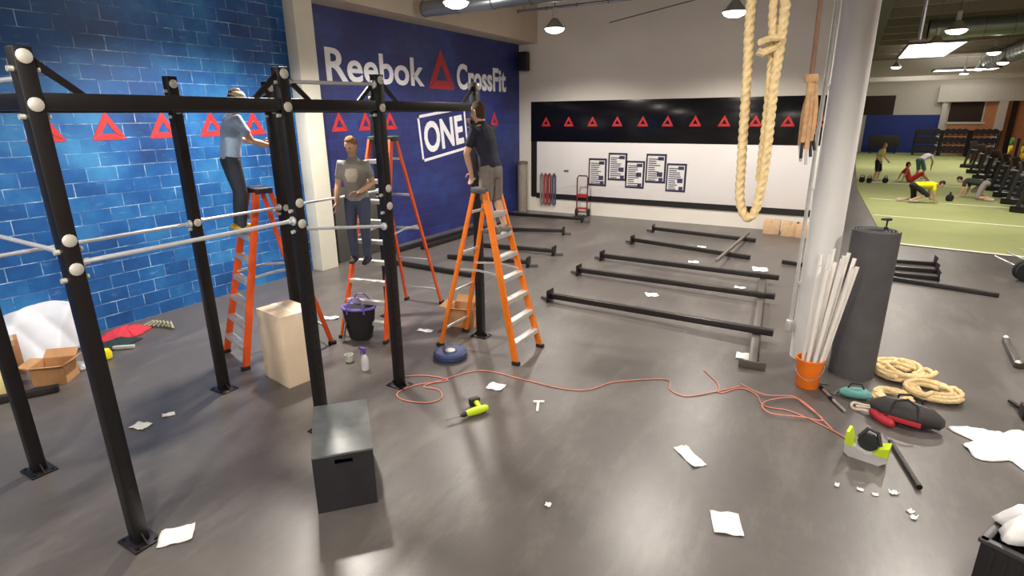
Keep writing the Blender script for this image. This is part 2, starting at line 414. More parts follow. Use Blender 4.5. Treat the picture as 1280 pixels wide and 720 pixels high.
pbar((FXR, 3.43+e, 3.4), (FXR, 4.61-e, 3.42)); pbar((FXR-e, 1.62, 3.34), (RXR+e, 1.65, 3.34))

# ------------------------------------------------------------------ step ladders
def ladder(label, loc, rz, h, wb, wt, spread, nst, om, capm, group='orange step ladders'):
    r = thing('stepladder', label, 'ladder', loc, rz, group)
    s2 = spread/2; ct = .09      # cap half depth
    def fp(sx, k): return V((sx*(wb+(wt-wb)*k)/2, -s2+(s2-ct)*k, h*k))
    def rp(sx, k): return V((sx*(wb*.92+(wt*.9-wb*.92)*k)/2, s2+(ct-s2)*k, h*k))
    for sx in (-1, 1):
        b = MB(); b.bar(fp(sx, .012), fp(sx, 1), .034, .085, up=(0, 1, .3), bev=.004); b.build('front_rail', om, r)
        b = MB(); b.bar(rp(sx, .012), rp(sx, 1), .028, .06, up=(0, 1, -.3), bev=.004); b.build('rear_rail', om, r)
        for p in (fp(sx, 0), rp(sx, 0)):
            b = MB(); b.box(p+V((0, 0, .025)), (.05, .11, .05), bev=.006); b.build('rubber_foot', RUB, r)
    for i in range(1, nst+1):
        k = i/(nst+1); a, c = fp(-1, k), fp(1, k)
        b = MB(); b.box((0, a.y-.0, a.z), (c.x-a.x-.03, .095, .028), bev=.004)
        b.box((0, a.y-.047, a.z-.02), (c.x-a.x-.03, .008, .05))
        st = b.build('step', ALU, r)
        if i % 2 == 1:
            a, c = rp(-1, k), rp(1, k)
            b = MB(); b.box((0, a.y, a.z), (c.x-a.x-.02, .02, .035), bev=.003); b.build('rear_brace', ALU, r)
    b = MB(); b.box((0, 0, h+.02), (wt+.07, .22, .07), bev=.015); b.build('top_cap', capm, r)
    k = .52
    for sx in (-1, 1):
        a, c = fp(sx*.93, k), rp(sx*.93, k); mid = (a+c)/2+V((0, 0, .03))
        b = MB(); b.bar(a, mid, .012, .028); b.bar(mid, c, .012, .028); b.build('spreader', ALU, r)
    return r
n1 = math.atan2(.295, .955)
ladder('red-orange step ladder under the man in pale blue shirt', (-6.67+.295*.6, 4.08+.955*.6, 0), -n1, 2.2, .78, .34, 1.2, 7, ORANGE, mat('dark_cap', (40, 36, 50), .5))
ladder('tallest orange step ladder, under the man in grey shirt', (-5.86, 6.36, 0), math.radians(11), 2.78, .74, .34, 1.86, 9, ORANGE, mat('dark_cap2', (58, 70, 66), .5))
ladder('amber-lit orange step ladder straddling the blue round plate, man in navy shirt on it', (-3.95, 6.12, 0), PI/2, 2.18, .68, .32, 1.24, 7, ORANGE_LIT, mat('grey_cap', (92, 92, 96), .5))

# ------------------------------------------------------------------ people
def remesh(b, name, mt, voxel, parent=None, iters=4):
    me = bpy.data.meshes.new('tmp'); bmesh.ops.recalc_face_normals(b.bm, faces=b.bm.faces[:]); b.bm.to_mesh(me); b.bm.free()
    o = bpy.data.objects.new('tmp', me); C.objects.link(o)
    md = o.modifiers.new('r', 'REMESH'); md.mode = 'VOXEL'; md.voxel_size = voxel
    sm = o.modifiers.new('s', 'SMOOTH'); sm.factor = .5; sm.iterations = iters
    dg = bpy.context.evaluated_depsgraph_get(); dg.update()
    m2 = bpy.data.meshes.new_from_object(o.evaluated_get(dg)); m2.name = name
    bpy.data.objects.remove(o); bpy.data.meshes.remove(me)
    m2.polygons.foreach_set('use_smooth', [True]*len(m2.polygons)); m2.materials.clear(); m2.materials.append(mt)
    r = bpy.data.objects.new(name, m2); C.objects.link(r)
    if parent: r.parent = parent
    return r

def hand(b, wrist, d, across, curl, flip=1, sc=1.0):
    d = V(d).normalized(); a = V(across); a = (a-d*a.dot(d)).normalized(); n = d.cross(a)*flip
    w = V(wrist)
    b.loft([w, w+d*.04*sc, w+d*.085*sc], [(.026*sc, .017*sc), (.04*sc, .016*sc), (.041*sc, .013*sc)], a, 10)
    for k, L in zip((-.031, -.0105, .0105, .031), (.066, .08, .086, .074)):
        p = w+d*.085*sc+a*k*sc; dd = d.copy(); pts = [p-d*.02*sc, p]; an = 0
        for f in (.42, .32, .26):
            an += curl; dd = d*math.cos(an)+n*math.sin(an); p = p+dd*L*f*sc; pts.append(p)
        b.loft(pts, [.0095*sc, .0095*sc, .009*sc, .0085*sc, .0075*sc], a, 8)
    p = w+d*.02*sc+a*.03*sc; q = p+(d*.55+a*.7+n*.35).normalized()*.045*sc; e = q+(d*.85+a*.15+n*.5).normalized()*.035*sc
    b.loft([p-a*.015*sc, p, q, e], [.012*sc, .0125*sc, .011*sc, .009*sc], n, 8)

def person(label, loc, rz, J, col, name='person', voxel=.0085, shorts=False, cap=None, curl=.35, tilt=0, turn=0, group=None, sleeves=.62, patch=None):
    """J: joints in the local frame, facing +Y, right side +X"""
    P = {k: V(v) for k, v in J.items()}
    pel, che, nk, hd = P['pelvis'], P['chest'], P['neck'], P['head']
    side = P.get('side', V((1, 0, 0)))
    up = (che-pel).normalized()
    def torso(g=0, top=True, low=True):
        pts = [pel-up*.07, pel, pel+(che-pel)*.42, che-up*.02, che+(nk-che)*.6, nk-(nk-che)*.05]
        rad = [(.12+g, .095+g), (.158+g, .108+g), (.138+g, .098+g), (.166+g, .116+g), (.158+g, .09+g), (.075+g*.4, .065+g*.4)]
        return pts, rad
    body = MB(); p, r = torso(); body.loft(p, r, side)
    body.loft([nk-(nk-che)*.25, nk, hd-(hd-nk)*.35], [.062, .054, .052], side)
    Rh = (Matrix.Rotation(turn, 3, 'Z') @ Matrix.Rotation(tilt, 3, 'X'))
    hs = V((1, 0, 0)) if 'face' not in P else V((P['face'].y, -P['face'].x, 0)).normalized()
    fwd = Rh @ V((0, 1, 0)) if 'face' not in P else P['face'].normalized()
    hs = Rh @ hs if 'face' not in P else hs
    hu = hs.cross(fwd).normalized()
    H = lambda x, y, z: hd + hs*x + fwd*y + hu*z
    body.loft([H(0, .012, -.105), H(0, .01, -.07), H(0, .002, -.02), H(0, -.004, .03), H(0, -.008, .07), H(0, -.01, .085)],
              [(.04, .05), (.058, .078), (.069, .09), (.073, .096), (.06, .082), (.035, .05)], hs, 18)
    body.loft([H(0, .088, .018), H(0, .1, -.012), H(0, .108, -.026)], [.009, .011, .012], hs, 8)       # nose
    body.loft([H(-.03, .083, .03), H(.03, .083, .03)], [.01, .01], fwd, 8)                              # brow
    body.loft([H(-.022, .084, -.055), H(.022, .084, -.055)], [.007, .007], fwd, 8)                      # lips
    for s in (-1, 1): body.loft([H(s*.074, -.005, -.03), H(s*.079, -.012, .0), H(s*.08, -.016, .022)], [(.006, .012), (.008, .016), (.006, .012)], hs, 8)
    shirt = MB(); p, r = torso(.014); shirt.loft(p[1:-1]+[nk-(nk-che)*.12], r[1:-1]+[(.085, .075)], side)
    if not cap or True: shirt.loft([pel-up*.03, pel+up*.08], [(.168, .118), (.16, .114)], side)
    trou = MB(); trou.loft([pel-up*.1, pel, pel+up*.1], [(.13, .105), (.168, .12), (.15, .108)], side)
    for s, k in ((1, 'r'), (-1, 'l')):
        sh = P.get('sh_'+k, che+(nk-che)*.62+side*s*.168); el, wr = P['el_'+k], P['wr_'+k]
        mid = sh*.5+el*.5
        body.loft([che+(nk-che)*.5+side*s*.08, sh, mid, el, el*.6+wr*.4, wr], [.06, .056, .05, .041, .041, .029], V((0, 1, .1)))
        shirt.loft([che+(nk-che)*.45+side*s*.06, sh, sh+(el-sh)*sleeves], [.072, .066, .06], V((0, 1, .1)))
        hv = P.get('hd_'+k, (wr-el)); hand(body, wr, hv, V((0, 1, .2)) if abs(V(hv).normalized().y) < .8 else V((1, 0, .3)), curl, s)
        hp = pel+side*s*.085-up*.05; kn, an = P['kn_'+k], P['an_'+k]
        body.loft([hp, hp*.5+kn*.5, kn, kn*.68+an*.32, an], [.086, .076, .054, .055, .038], V((1, 0, 0)))
        end = kn+(an-kn)*.12 if shorts else an-(an-kn)*.03
        if shorts: trou.loft([hp, hp*.5+kn*.5, kn+(an-kn)*.05], [.1, .095, .085], V((1, 0, 0)))
        else: trou.loft([hp, hp*.5+kn*.5, kn, kn*.6+an*.4, end], [.1, .088, .07, .068, .058], V((1, 0, 0)))
        ft = P.get('ft_'+k, V((0, 1, 0))); ft = V(ft).normalized()
        body.loft([an, an+V((0, 0, -.03))+ft*.04, an+ft*.12+V((0, 0, -.05))], [.036, .036, .026], V((1, 0, 0)), 8)
    o = remesh(body, name, SKIN if 'skin' not in col else col['skin'], voxel)
    for s, k in ((1, 'r'), (-1, 'l')):
        an = P['an_'+k]; ft = V(P.get('ft_'+k, V((0, 1, 0)))).normalized()
        b = MB(); dn = V((0, 0, -1)) if abs(ft.z) < .6 else V((0, -1, 0))
        b.loft([an-ft*.07+dn*.035, an-ft*.03+dn*.03, an+ft*.05+dn*.035, an+ft*.12+dn*.045, an+ft*.19+dn*.05], [(.036, .04), (.043, .052), (.045, .05), (.05, .036), (.04, .026)], ft.cross(dn))
        remesh(b, 'shoe', col['shoe'], max(voxel, .008), o, 3)
    so = remesh(shirt, 'shirt', col['shirt'], max(voxel, .011), o, 5)
    if patch:
        b = MB(); c = che+fwd*0+V((0, .128, -.02)); b.loft([c+V((0, -.012, -.09)), c, c+V((0, -.018, .08))], [(.07, .012), (.095, .014), (.08, .012)], (1, 0, 0)); remesh(b, 'shirt_print', patch, .01, so, 2)
    remesh(trou, 'shorts' if shorts else 'trousers', col['legs'], max(voxel, .011), o, 5)
    b = MB(); b.loft([H(0, -.035, -.06), H(0, -.03, -.01), H(0, -.02, .035), H(0, -.016, .062)], [(.06, .07), (.074, .08), (.08, .095), (.075, .092)], hs, 16)
    remesh(b, 'hair', col['hair'], max(voxel, .009), o, 3)
    if voxel < .012:
        b = MB()
        for s in (-1, 1): b.loft([H(s*.03, .086, .012), H(s*.03, .09, .012)], [.009, .009], hs, 8)
        b.build('eyes', mat('eye_dark', (30, 22, 20), .3), o)
    if cap:
        b = MB(); b.loft([H(0, -.008, .035), H(0, -.01, .07), H(0, -.012, .105), H(0, -.012, .122)], [(.086, .106), (.08, .1), (.055, .07), (.02, .025)], hs, 16)
        b.loft([H(0, .07, .045), H(0, .12, .042), H(0, .17, .03)], [(.075, .008), (.07, .008), (.045, .006)], hs, 12)
        remesh(b, 'cap', cap, .008, o, 2)
    o.location = loc; o.rotation_euler = (0, 0, rz)
    return tag(o, label, 'person', group)

cl = lambda n, c: mat(n, c, .85, 0, .1, 25, .15)
JEAN = cl('dark_denim', (62, 70, 92)); DKGREY = cl('charcoal_trousers', (56, 64, 74))
# man in pale blue shirt on the first ladder
person('man in pale blue shirt and cap standing on the red-orange ladder', (-6.62, 4.42, 1.70), -n1-.05,
       dict(pelvis=(0, .0, .95), chest=(0, .06, 1.27), neck=(0, .11, 1.47), head=(0, .17, 1.62),
            el_r=(.27, .2, 1.13), wr_r=(.2, .44, 1.06), hd_r=(-.1, 1, -.1), el_l=(-.26, .2, 1.14), wr_l=(-.1, .42, 1.1), hd_l=(.2, 1, .1),
            kn_r=(.11, .04, .5), an_r=(.12, -.02, .09), kn_l=(-.11, .06, .5), an_l=(-.12, .0, .09)),
       dict(shirt=cl('pale_blue_shirt', (176, 200, 232)), legs=DKGREY, shoe=cl('tan_boot', (196, 170, 70)), hair=cl('brown_hair', (70, 48, 34))),
       cap=cl('beige_cap', (190, 180, 160)), tilt=-.35)
# man in grey shirt turned towards the room
person('man in grey print shirt and jeans standing on the tallest ladder', (-5.74, 5.62, 1.13), math.radians(-152),
       dict(pelvis=(0, 0, .93), chest=(0, .03, 1.25), neck=(0, .04, 1.45), head=(0, .08, 1.6),
            el_r=(.245, .0, 1.1), wr_r=(.26, .09, .86), hd_r=(.0, .1, -1), el_l=(-.25, .06, 1.12), wr_l=(-.12, .26, 1.02), hd_l=(.7, .6, .1),
            kn_r=(.1, .05, .5), an_r=(.1, .0, .09), kn_l=(-.11, .1, .52), an_l=(-.1, .06, .09)),
       dict(shirt=cl('grey_tee', (148, 145, 138)), legs=JEAN, shoe=cl('dark_shoe', (36, 32, 40)), hair=cl('sandy_hair', (150, 110, 66))), tilt=-.35, turn=-.2,
       patch=cl('beige_print', (206, 196, 180)))
# man in navy shirt at the third ladder
person('man in navy shirt and khaki shorts standing on the amber-lit ladder', (-3.80, 6.14, 1.63), math.radians(84),
       dict(pelvis=(0, .1, .87), chest=(0, .18, 1.18), neck=(0, .22, 1.38), head=(0, .28, 1.52),
            el_r=(.3, .3, 1.2), wr_r=(.2, .5, 1.32), hd_r=(-.1, .5, .7), el_l=(-.24, .28, 1.02), wr_l=(-.14, .3, .78), hd_l=(.3, .2, -1),
            kn_r=(.11, .1, .48), an_r=(.11, -.04, .09), kn_l=(-.1, .1, .48), an_l=(-.11, -.04, .09)),
       dict(shirt=cl('navy_shirt', (34, 34, 50)), legs=cl('khaki_shorts', (122, 112, 104)), shoe=cl('grey_shoe', (110, 104, 100)), hair=cl('brown_hair', (70, 48, 34))), shorts=True, tilt=-.1)

# ------------------------------------------------------------------ boxes near the rig
def plyo():
    A, B = V((-3.32, 2.51, 0)), V((-3.0, 2.86, 0))
    d = (B-A).normalized(); n = V((-d.y, d.x, 0)); w, L, h = (B-A).length, .86, .53
    r = thing('plyo_box', 'black wooden jump box with hand slot standing on the floor', 'jump box', A)
    m2 = mat('black_ply', (34, 32, 36), .45, 0, .3, 7, .1)
    F = lambda u, v, z: A+d*u+n*v+V((0, 0, z))
    tk = .02
    # front and back boards with a routed slot, made from four strips each
    for v0, nm in ((0, 'front'), (L-tk, 'back')):
        b = MB(A)
        if v0:
            b.hexa([F(0, v0, 0), F(w, v0, 0), F(w, L, 0), F(0, L, 0), F(0, v0, h-tk), F(w, v0, h-tk), F(w, L, h-tk), F(0, L, h-tk)]); b.build('end_board', m2, r, False); continue
        sx0, sx1, z0, z1 = w*.36, w*.66, h-.1, h-.055
        for (u0, u1, za, zb) in ((0, w, 0, z0), (0, w, z1, h-tk), (0, sx0, z0, z1), (sx1, w, z0, z1)):
            b.hexa([F(u0, v0, za), F(u1, v0, za), F(u1, v0+tk, za), F(u0, v0+tk, za), F(u0, v0, zb), F(u1, v0, zb), F(u1, v0+tk, zb), F(u0, v0+tk, zb)])
        bmesh.ops.remove_doubles(b.bm, verts=b.bm.verts[:], dist=.0005)
        b.build('end_board', m2, r, False)
    for u0 in (0, w-tk):
        b = MB(A); b.hexa([F(u0, tk, 0), F(u0+tk, tk, 0), F(u0+tk, L-tk, 0), F(u0, L-tk, 0), F(u0, tk, h-tk), F(u0+tk, tk, h-tk), F(u0+tk, L-tk, h-tk), F(u0, L-tk, h-tk)]); b.build('side_board', m2, r)
    b = MB(A); e = .004
    b.hexa([F(-e, -e, h-tk), F(w+e, -e, h-tk), F(w+e, L+e, h-tk), F(-e, L+e, h-tk), F(-e, -e, h), F(w+e, -e, h), F(w+e, L+e, h), F(-e, L+e, h)], .004)
    b.build('top_board', mat('glare_grey_top', (92, 96, 95), .42, 0, .25, 9, 0, .8), r)  # black top painted grey to carry the glare lying on it
plyo()

def carton(label, p, d, w, L, h, mt, name='cardboard_box', flaps=False, group=None, tape=None):
    p = V(p); d = V((*d, 0)).normalized(); n = V((-d.y, d.x, 0))
    r = thing(name, label, 'box', p, 0, group)
    F = lambda u, v, z: d*u+n*v+V((0, 0, z))
    b = MB()
    if not flaps:
        b.hexa([F(0, 0, 0), F(w, 0, 0), F(w, L, 0), F(0, L, 0), F(0, 0, h), F(w, 0, h), F(w, L, h), F(0, L, h)], .006)
    else:
        t = .006
        for (u0, u1, v0, v1) in ((0, w, 0, t), (0, w, L-t, L), (0, t, 0, L), (w-t, w, 0, L)):
            b.hexa([F(u0, v0, 0), F(u1, v0, 0), F(u1, v1, 0), F(u0, v1, 0), F(u0, v0, h), F(u1, v0, h), F(u1, v1, h), F(u0, v1, h)])
        b.hexa([F(0, 0, 0), F(w, 0, 0), F(w, L, 0), F(0, L, 0), F(0, 0, t), F(w, 0, t), F(w, L, t), F(0, L, t)])
    b.build('body', mt, r, not flaps)
    if flaps:
        for (a, bb, o_, up) in (((0, 0), (w, 0), (0, -1), .3), ((0, L), (w, L), (0, 1), .6), ((0, 0), (0, L), (-1, 0), .1), ((w, 0), (w, L), (1, 0), .5)):
            q = min(w, L)*.42
            b = MB(); A = F(*a, h); Bq = F(*bb, h); ov = F(o_[0]*q*math.cos(up), o_[1]*q*math.cos(up), q*math.sin(up)); th = V((0, 0, .005))
            b.hexa([A, Bq, Bq+ov, A+ov, A+th, Bq+th, Bq+ov+th, A+ov+th]); b.build('flap', mt, r)
    else:
        b = MB(); s = w*.5
        b.hexa([F(s-.03, -.001, h-.07), F(s+.03, -.001, h-.07), F(s+.03, L+.001, h-.07), F(s-.03, L+.001, h-.07), F(s-.03, -.001, h+.001), F(s+.03, -.001, h+.001), F(s+.03, L+.001, h+.001), F(s-.03, L+.001, h+.001)])
        b.build('tape', tape or mat('packing_tape', (196, 170, 130), .3), r)
    return r, F
CREAMBOX = mat('cream_carton', (226, 205, 178), .7, 0, .05, 6)
r, F = carton('tall cream carton with dark mark standing behind a rig post', G(362, 486), (.16, .98), .44, .56, .9, CREAMBOX, tape=mat('pale_tape', (236, 226, 206), .4))
b = MB()
for i in range(9):
    q = .25+.045*i; b.hexa([F(.28, -.004, q), F(.3+.02*(i % 3), -.004, q), F(.3+.02*(i % 3), -.001, q), F(.28, -.001, q), F(.28, -.004, q+.03), F(.3+.015*(i % 2), -.004, q+.03), F(.3+.015*(i % 2), -.001, q+.03), F(.28, -.001, q+.03)])
b.build('printed_mark', mat('carton_print', (120, 92, 66), .8), r)
carton('open brown cardboard box on the floor beneath the amber-lit ladder', G(560, 408), (1, .25), .42, .34, .3, CARD, flaps=True)
# blue bumper plate under the third ladder
p = G(563, 446); r = thing('bumper_plate', 'blue round bumper plate lying flat under the amber-lit ladder', 'weight plate', (p.x, p.y, 0))
b = MB(); b.lathe([(.03, .0), (.2, 0), (.225, .02), (.225, .075), (.2, .095), (.17, .08), (.09, .08), (.08, .095), (.03, .095)], (0, 0, 0), 36); b.build('plate', mat('blue_rubber', (52, 66, 104), .5), r)
b = MB(); b.lathe([(.026, .001), (.07, .096), (.07, .101), (.026, .101)], (0, 0, 0), 20); b.build('hub', ALU, r)

# purple-rimmed tote on a folding stand
p = G(452, 424); r = thing('tool_bag', 'black fabric tool bag with purple rim standing left of the tallest ladder', 'bag', (p.x, p.y, 0), math.radians(28))
b = MB(); b.loft([(0, 0, .03), (0, 0, .2), (0, 0, .42), (0, 0, .5)], [(.16, .11), (.2, .14), (.23, .16), (.235, .165)], (1, 0, 0), 20, cap=False); b.build('bag_body', mat('black_nylon', (20, 19, 23), .8, 0, .2, 30, .3), r)
b = MB(); b.tube([(.235*math.cos(a), .165*math.sin(a), .5) for a in [2*PI*k/28 for k in range(28)]], .022, 8, closed=True); b.build('rim', mat('purple_nylon', (110, 90, 176), .6), r)
for s in (-1, 1):
    b = MB(); b.tube([(-.12, s*.165, .44), (-.12, s*.17, .56), (-.05, s*.12, .66), (.05, s*.12, .66), (.12, s*.17, .56), (.12, s*.165, .44)], .012, 8); b.build('handle', mat('purple_nylon', (110, 90, 176), .6), r)
b = MB(); b.box((-.2, -.1, .16), (.012, .1, .3), rot=(0, .25, 0), bev=.003); b.build('metal_tab', ALU, r)
# spray bottle and small tub
p = G(457, 462); r = thing('spray_bottle', 'purple and white spray bottle on floor in front of the tool bag', 'bottle', (p.x, p.y, 0))
b = MB(); b.lathe([(.045, 0), (.048, .02), (.048, .14), (.03, .19), (.018, .2), (.018, .22)], (0, 0, 0), 18); b.build('bottle_body', mat('clear_plastic', (206, 206, 210), .3), r)
b = MB(); b.lathe([(.02, .22), (.024, .24), (.024, .27), (.016, .3)], (0, 0, 0), 12); b.box((-.03, 0, .285), (.1, .03, .035), bev=.006); b.bar((-.045, 0, .27), (-.06, 0, .2), .015, .012); b.build('trigger_head', mat('purple_plastic', (92, 70, 150), .4), r)
p = G(437, 452); b = MB(p); b.lathe([(.04, 0), (.052, .01), (.056, .1), (.058, .105), (.05, .105), (.046, .02)], p, 18)
tag(b.build('plastic_cup', mat('frosted_plastic', (176, 180, 172), .35), None), 'frosted plastic cup on floor left of the spray bottle', 'cup')

# ------------------------------------------------------------------ clutter along the left wall
def sheet(name, label, cat, pts_fn, nu, nv, mt, th=.004, kindless=True):
    b = MB(); grid = [[pts_fn(i/nu, j/nv) for j in range(nv+1)] for i in range(nu+1)]
    vs = [[b.bm.verts.new(p) for p in row] for row in grid]
    for i in range(nu):
        for j in range(nv): b.bm.faces.new((vs[i][j], vs[i+1][j], vs[i+1][j+1], vs[i][j+1]))
    o = b.build(name, mt, None, sharp=60); md = o.modifiers.new('thickness', 'SOLIDIFY'); md.thickness = th; md.offset = 1
    return tag(o, label, cat)
def nse(x, y, s=0): return math.sin(x*5.1+s)*math.cos(y*4.3+s*2)+.5*math.sin(x*11.7+y*9.1+s)+.3*math.cos(x*23-y*19+s*3)
PLAST = mat('white_plastic_sheet', (206, 210, 220), .55, 0, .06, 6)
def bagf(u, v):
    y = 2.45+u*.98; h = .6+.16*u
    prof = [(-9.47, .9), (-9.35, .97), (-9.18, .75), (-9.05, .4), (-8.92, .05)]
    k = v*4; i = min(3, int(k)); f = k-i
    x = prof[i][0]*(1-f)+prof[i+1][0]*f; z = (prof[i][1]*(1-f)+prof[i+1][1]*f)*h
    edge = max(0, math.sin(PI*u))**.12 if 0 < u < 1 else 0
    return V((min(-9.46, x) if v < .05 else max(-9.46, x-.09*abs(math.sin(5*u+3.3*v+.6))+.05*abs(math.sin(9*u-4*v))+.03), y, max(.02, z*(.45+.55*edge)+.03*nse(u*.6, v*.7, 4))))
sheet('plastic_sack', 'bulky white plastic sack slumped against the blue wall', 'sack', bagf, 34, 26, PLAST, .004)
carton('open brown box on floor in front of the white sack', G(42, 484), (1, .95), .36, .32, .24, CARD, flaps=True)
carton('tall narrow cardboard carton between rear rig post and white sack', G(16, 470), (.3, 1), .14, .26, .46, mat('tan_card', (168, 120, 84), .8))
carton('cream carton at the left edge of the photo beside the blue wall', G(-34, 500), (.8, .6), .32, .3, .34, mat('cream_yellow_card', (222, 210, 150), .8))
def steel_bar(name, label, a, b_, sec=.1, ph=.22, group=None, mt=BLK2, plates=(), stub=False):
    a, b_ = V(a), V(b_); r = thing(name, label, 'steel beam', V((a.x, a.y, 0)), 0, group)
    off = V((a.x, a.y, 0)); b = MB(off); b.bar(a, b_, sec, sec, bev=.006); b.build('tube', mt, r)
    t = (b_-a).normalized(); th = V((t.x, t.y, 0)).normalized(); s = V((-th.y, th.x, 0))
    for e in plates:
        c, q = (a, -1) if e == 0 else (b_, 1)
        b = MB(off); c = V((c.x, c.y, ph/2+.003)); b.bar(c, c+th*q*.014, .24 if ph > .15 else .32, ph, bev=.003); pl = b.build('base_plate', mt, r)
        b = MB(off)
        for i in (-1, 1):
            for j in (-1, 1): b.bar(c+s*i*.08+V((0, 0, j*ph*.32)), c+s*i*.08+V((0, 0, j*ph*.32))+th*q*.03, .025, .025)
        b.build('bolts', mt, pl)
        if stub:
            b = MB(off); b.bar(c+th*q*.02+s*.02-V((0, 0, .08)), c+th*q*.2+s*.07-V((0, 0, .08)), .07, .05); b.build('bracket', mat('grey_bracket', (88, 84, 82), .5, .3), r)
    return r
GB = 'steel rig beams lying on the floor'
steel_bar('steel_beam', 'short black steel beam on floor in front of the open brown box', (-8.25, 1.55, .05), (-7.74, 2.5, .05), .08, group=GB)
# cloths
REDC = mat('red_cloth', (190, 44, 62), .8, 0, .15, 12)
def clothf(cx, cy, rx, ry, h, s):
    def f(u, v):
        a = u*2*PI; q = v; x = math.cos(a)*rx*q; y = math.sin(a)*ry*q
        return V((cx+x*(1+.12*math.sin(3*a+s)), cy+y*(1+.12*math.cos(4*a+s)), max(.006, h*(1-q*q)+.018*nse(x*6, y*6, s)*(1-q*.7))))
    return f
sheet('red_cloth', 'crumpled red cloth on floor along the blue wall', 'cloth', clothf(-9.0, 3.85, .2, .36, .13, 1), 40, 10, REDC)
sheet('dark_cloth', 'dark teal cloth heap on floor in front of red cloth', 'cloth', clothf(-8.66, 3.56, .15, .34, .1, 2), 36, 10, mat('dark_teal_cloth', (20, 44, 50), .85))
p = G(133, 449); b = MB(p); b.lathe([(.05, 0), (.075, .02), (.08, .09), (.06, .14), (.03, .15)], p, 16)
tag(b.build('yellow_tub', mat('yellow_plastic', (228, 212, 30), .4), None), 'small bright yellow tub on floor near the front rig post', 'tub')
p = G(152, 437); b = MB(p); b.bar(p+V((-.1, -.06, .03)), p+V((.12, .12, .03)), .06, .05, bev=.015)
tag(b.build('tape_roll', mat('grey_white_plastic', (176, 180, 178), .5), None), 'pale tube lying on floor right of the yellow tub', 'tube')
p = G(190, 412); b = MB(p)
for i in range(6): b.tube([p+V((-.2+.07*i, .0+.03*i, .03)), p+V((-.12+.06*i, .1+.02*i, .09)), p+V((-.1+.08*i, .16, .02))], .02, 6)
tag(b.build('packing_wrap', mat('mottled_wrap', (160, 158, 130), .7, 0, .5, 60), None), 'crumpled pale wrapping at the base of the blue wall', 'wrapping')
sheet('clear_wrap', 'crumpled clear plastic on floor right of the open brown box', 'wrapping', clothf(*G(92, 462)[:2], .16, .2, .1, 5), 30, 8, mat('dull_plastic', (150, 158, 156), .35))

# ------------------------------------------------------------------ paper scraps
def scrap(label, px, py, w, h, rz, name='paper_sheet', group='white paper scraps on the floor'):
    p = G(px, py)
    c, s_ = math.cos(rz), math.sin(rz)
    def f(u, v):
        x, y = (u-.5)*w, (v-.5)*h
        return V((p.x+x*c-y*s_, p.y+x*s_+y*c, .004+abs(.018*nse(u*.6, v*.6, px)*((abs(u-.5)+abs(v-.5))))))
    o = sheet(name, label, 'paper', f, 8, 8, PAPER, .002); o['group'] = group
for a in (('white sheet of paper beside the foot of the front rig post', 221, 670, .24, .2, .9), ('white paper scrap on floor right of the rear rig posts', 176, 533, .18, .13, .3),
          ('small white paper scrap beside the larger one near rear posts', 211, 519, .12, .08, 1.1), ('white card on floor between amber-lit ladder and drill', 620, 484, .2, .17, .12),
          ('square white paper sheet lying alone in the near floor', 908, 655, .22, .26, .32), ('folded white paper scrap on floor nearest the orange cord', 862, 571, .34, .14, -.75),
          ('white paper scrap between the two nearest long beams', 815, 369, .22, .2, .5), ('white paper scrap right of the crossing beam by the far bars', 950, 337, .3, .34, .2),
          ('white paper scrap between the second and third farthest beams', 867, 328, .22, .2, .3), ('tiny paper scrap beside the second farthest beam', 877, 309, .2, .14, .1),
          ('white paper scrap beside the crossing beam top', 925, 360, .2, .12, .1), ('white paper scrap near the foot of the amber-lit ladder', 531, 414, .24, .1, .2),
          ('white paper scrap on floor right of the cream carton', 413, 398, .26, .14, .7), ('tiny white fleck of paper on the open floor below the cord', 685, 632, .05, .05, .2),
          ('small white paper scrap at the foot of the crossing beam', 930, 446, .2, .22, .1)):
    scrap(*a)
for i, (x, y, s_) in enumerate(((1075, 613, .05), (1094, 619, .05), (1117, 617, .07), (1138, 640, .06), (1142, 648, .06), (1046, 607, .05))):
    scrap('tiny white plaster crumb on the floor below the black pole', x, y, s_, s_*.7, .3*i, 'plaster_crumb', 'plaster crumbs on the near floor')

# T shaped white bracket
p = G(673, 503); r = MB(p); r.bar(p+V((-.05, -.03, .012)), p+V((.06, .03, .012)), .03, .02, bev=.003); r.bar(p+V((0, 0, .012)), p+V((.09, -.2, .012)), .028, .02, bev=.003)
tag(r.build('tee_bracket', mat('white_enamel', (228, 228, 226), .4), None), 'white T-shaped bracket lying on the open floor', 'bracket')

# ------------------------------------------------------------------ cordless tools
LIME = mat('lime_plastic', (190, 214, 40), .4); DKPL = mat('dark_plastic', (34, 34, 36), .5); SILV = mat('silver_tool', (196, 196, 198), .3, .6)
def drill(label, p, rz, sc=1, body=LIME, lie=True, z=0):
    r = thing('cordless_drill', label, 'power drill', (p.x, p.y, z), rz)
    # lies on its side: barrel along -X, grip along +Y
    Z = .045*sc
    b = MB(); b.loft([(-.1*sc, 0, Z), (0, 0, Z), (.09*sc, 0, Z)], [.036*sc, .042*sc, .036*sc], (0, 1, 0), 14)
    b.loft([(.04*sc, 0, Z), (.06*sc, .09*sc, Z), (.07*sc, .15*sc, Z)], [(.026*sc, .022*sc), (.024*sc, .02*sc), (.03*sc, .022*sc)], (1, 0, 0), 12); b.build('housing', body, r)
    b = MB(); b.box((.065*sc, .185*sc, Z), (.11*sc, .06*sc, .075*sc), bev=.01*sc); b.build('battery', DKPL, r)
    b = MB(); b.tube([(-.1*sc, 0, Z), (-.16*sc, 0, Z), (-.19*sc, 0, Z)], [.026*sc, .024*sc, .012*sc], 12); b.build('chuck', DKPL, r)
    b = MB(); b.tube([(-.18*sc, 0, Z), (-.34*sc, 0, Z)], .008*sc, 8); b.build('bit', SILV, r)
    return r
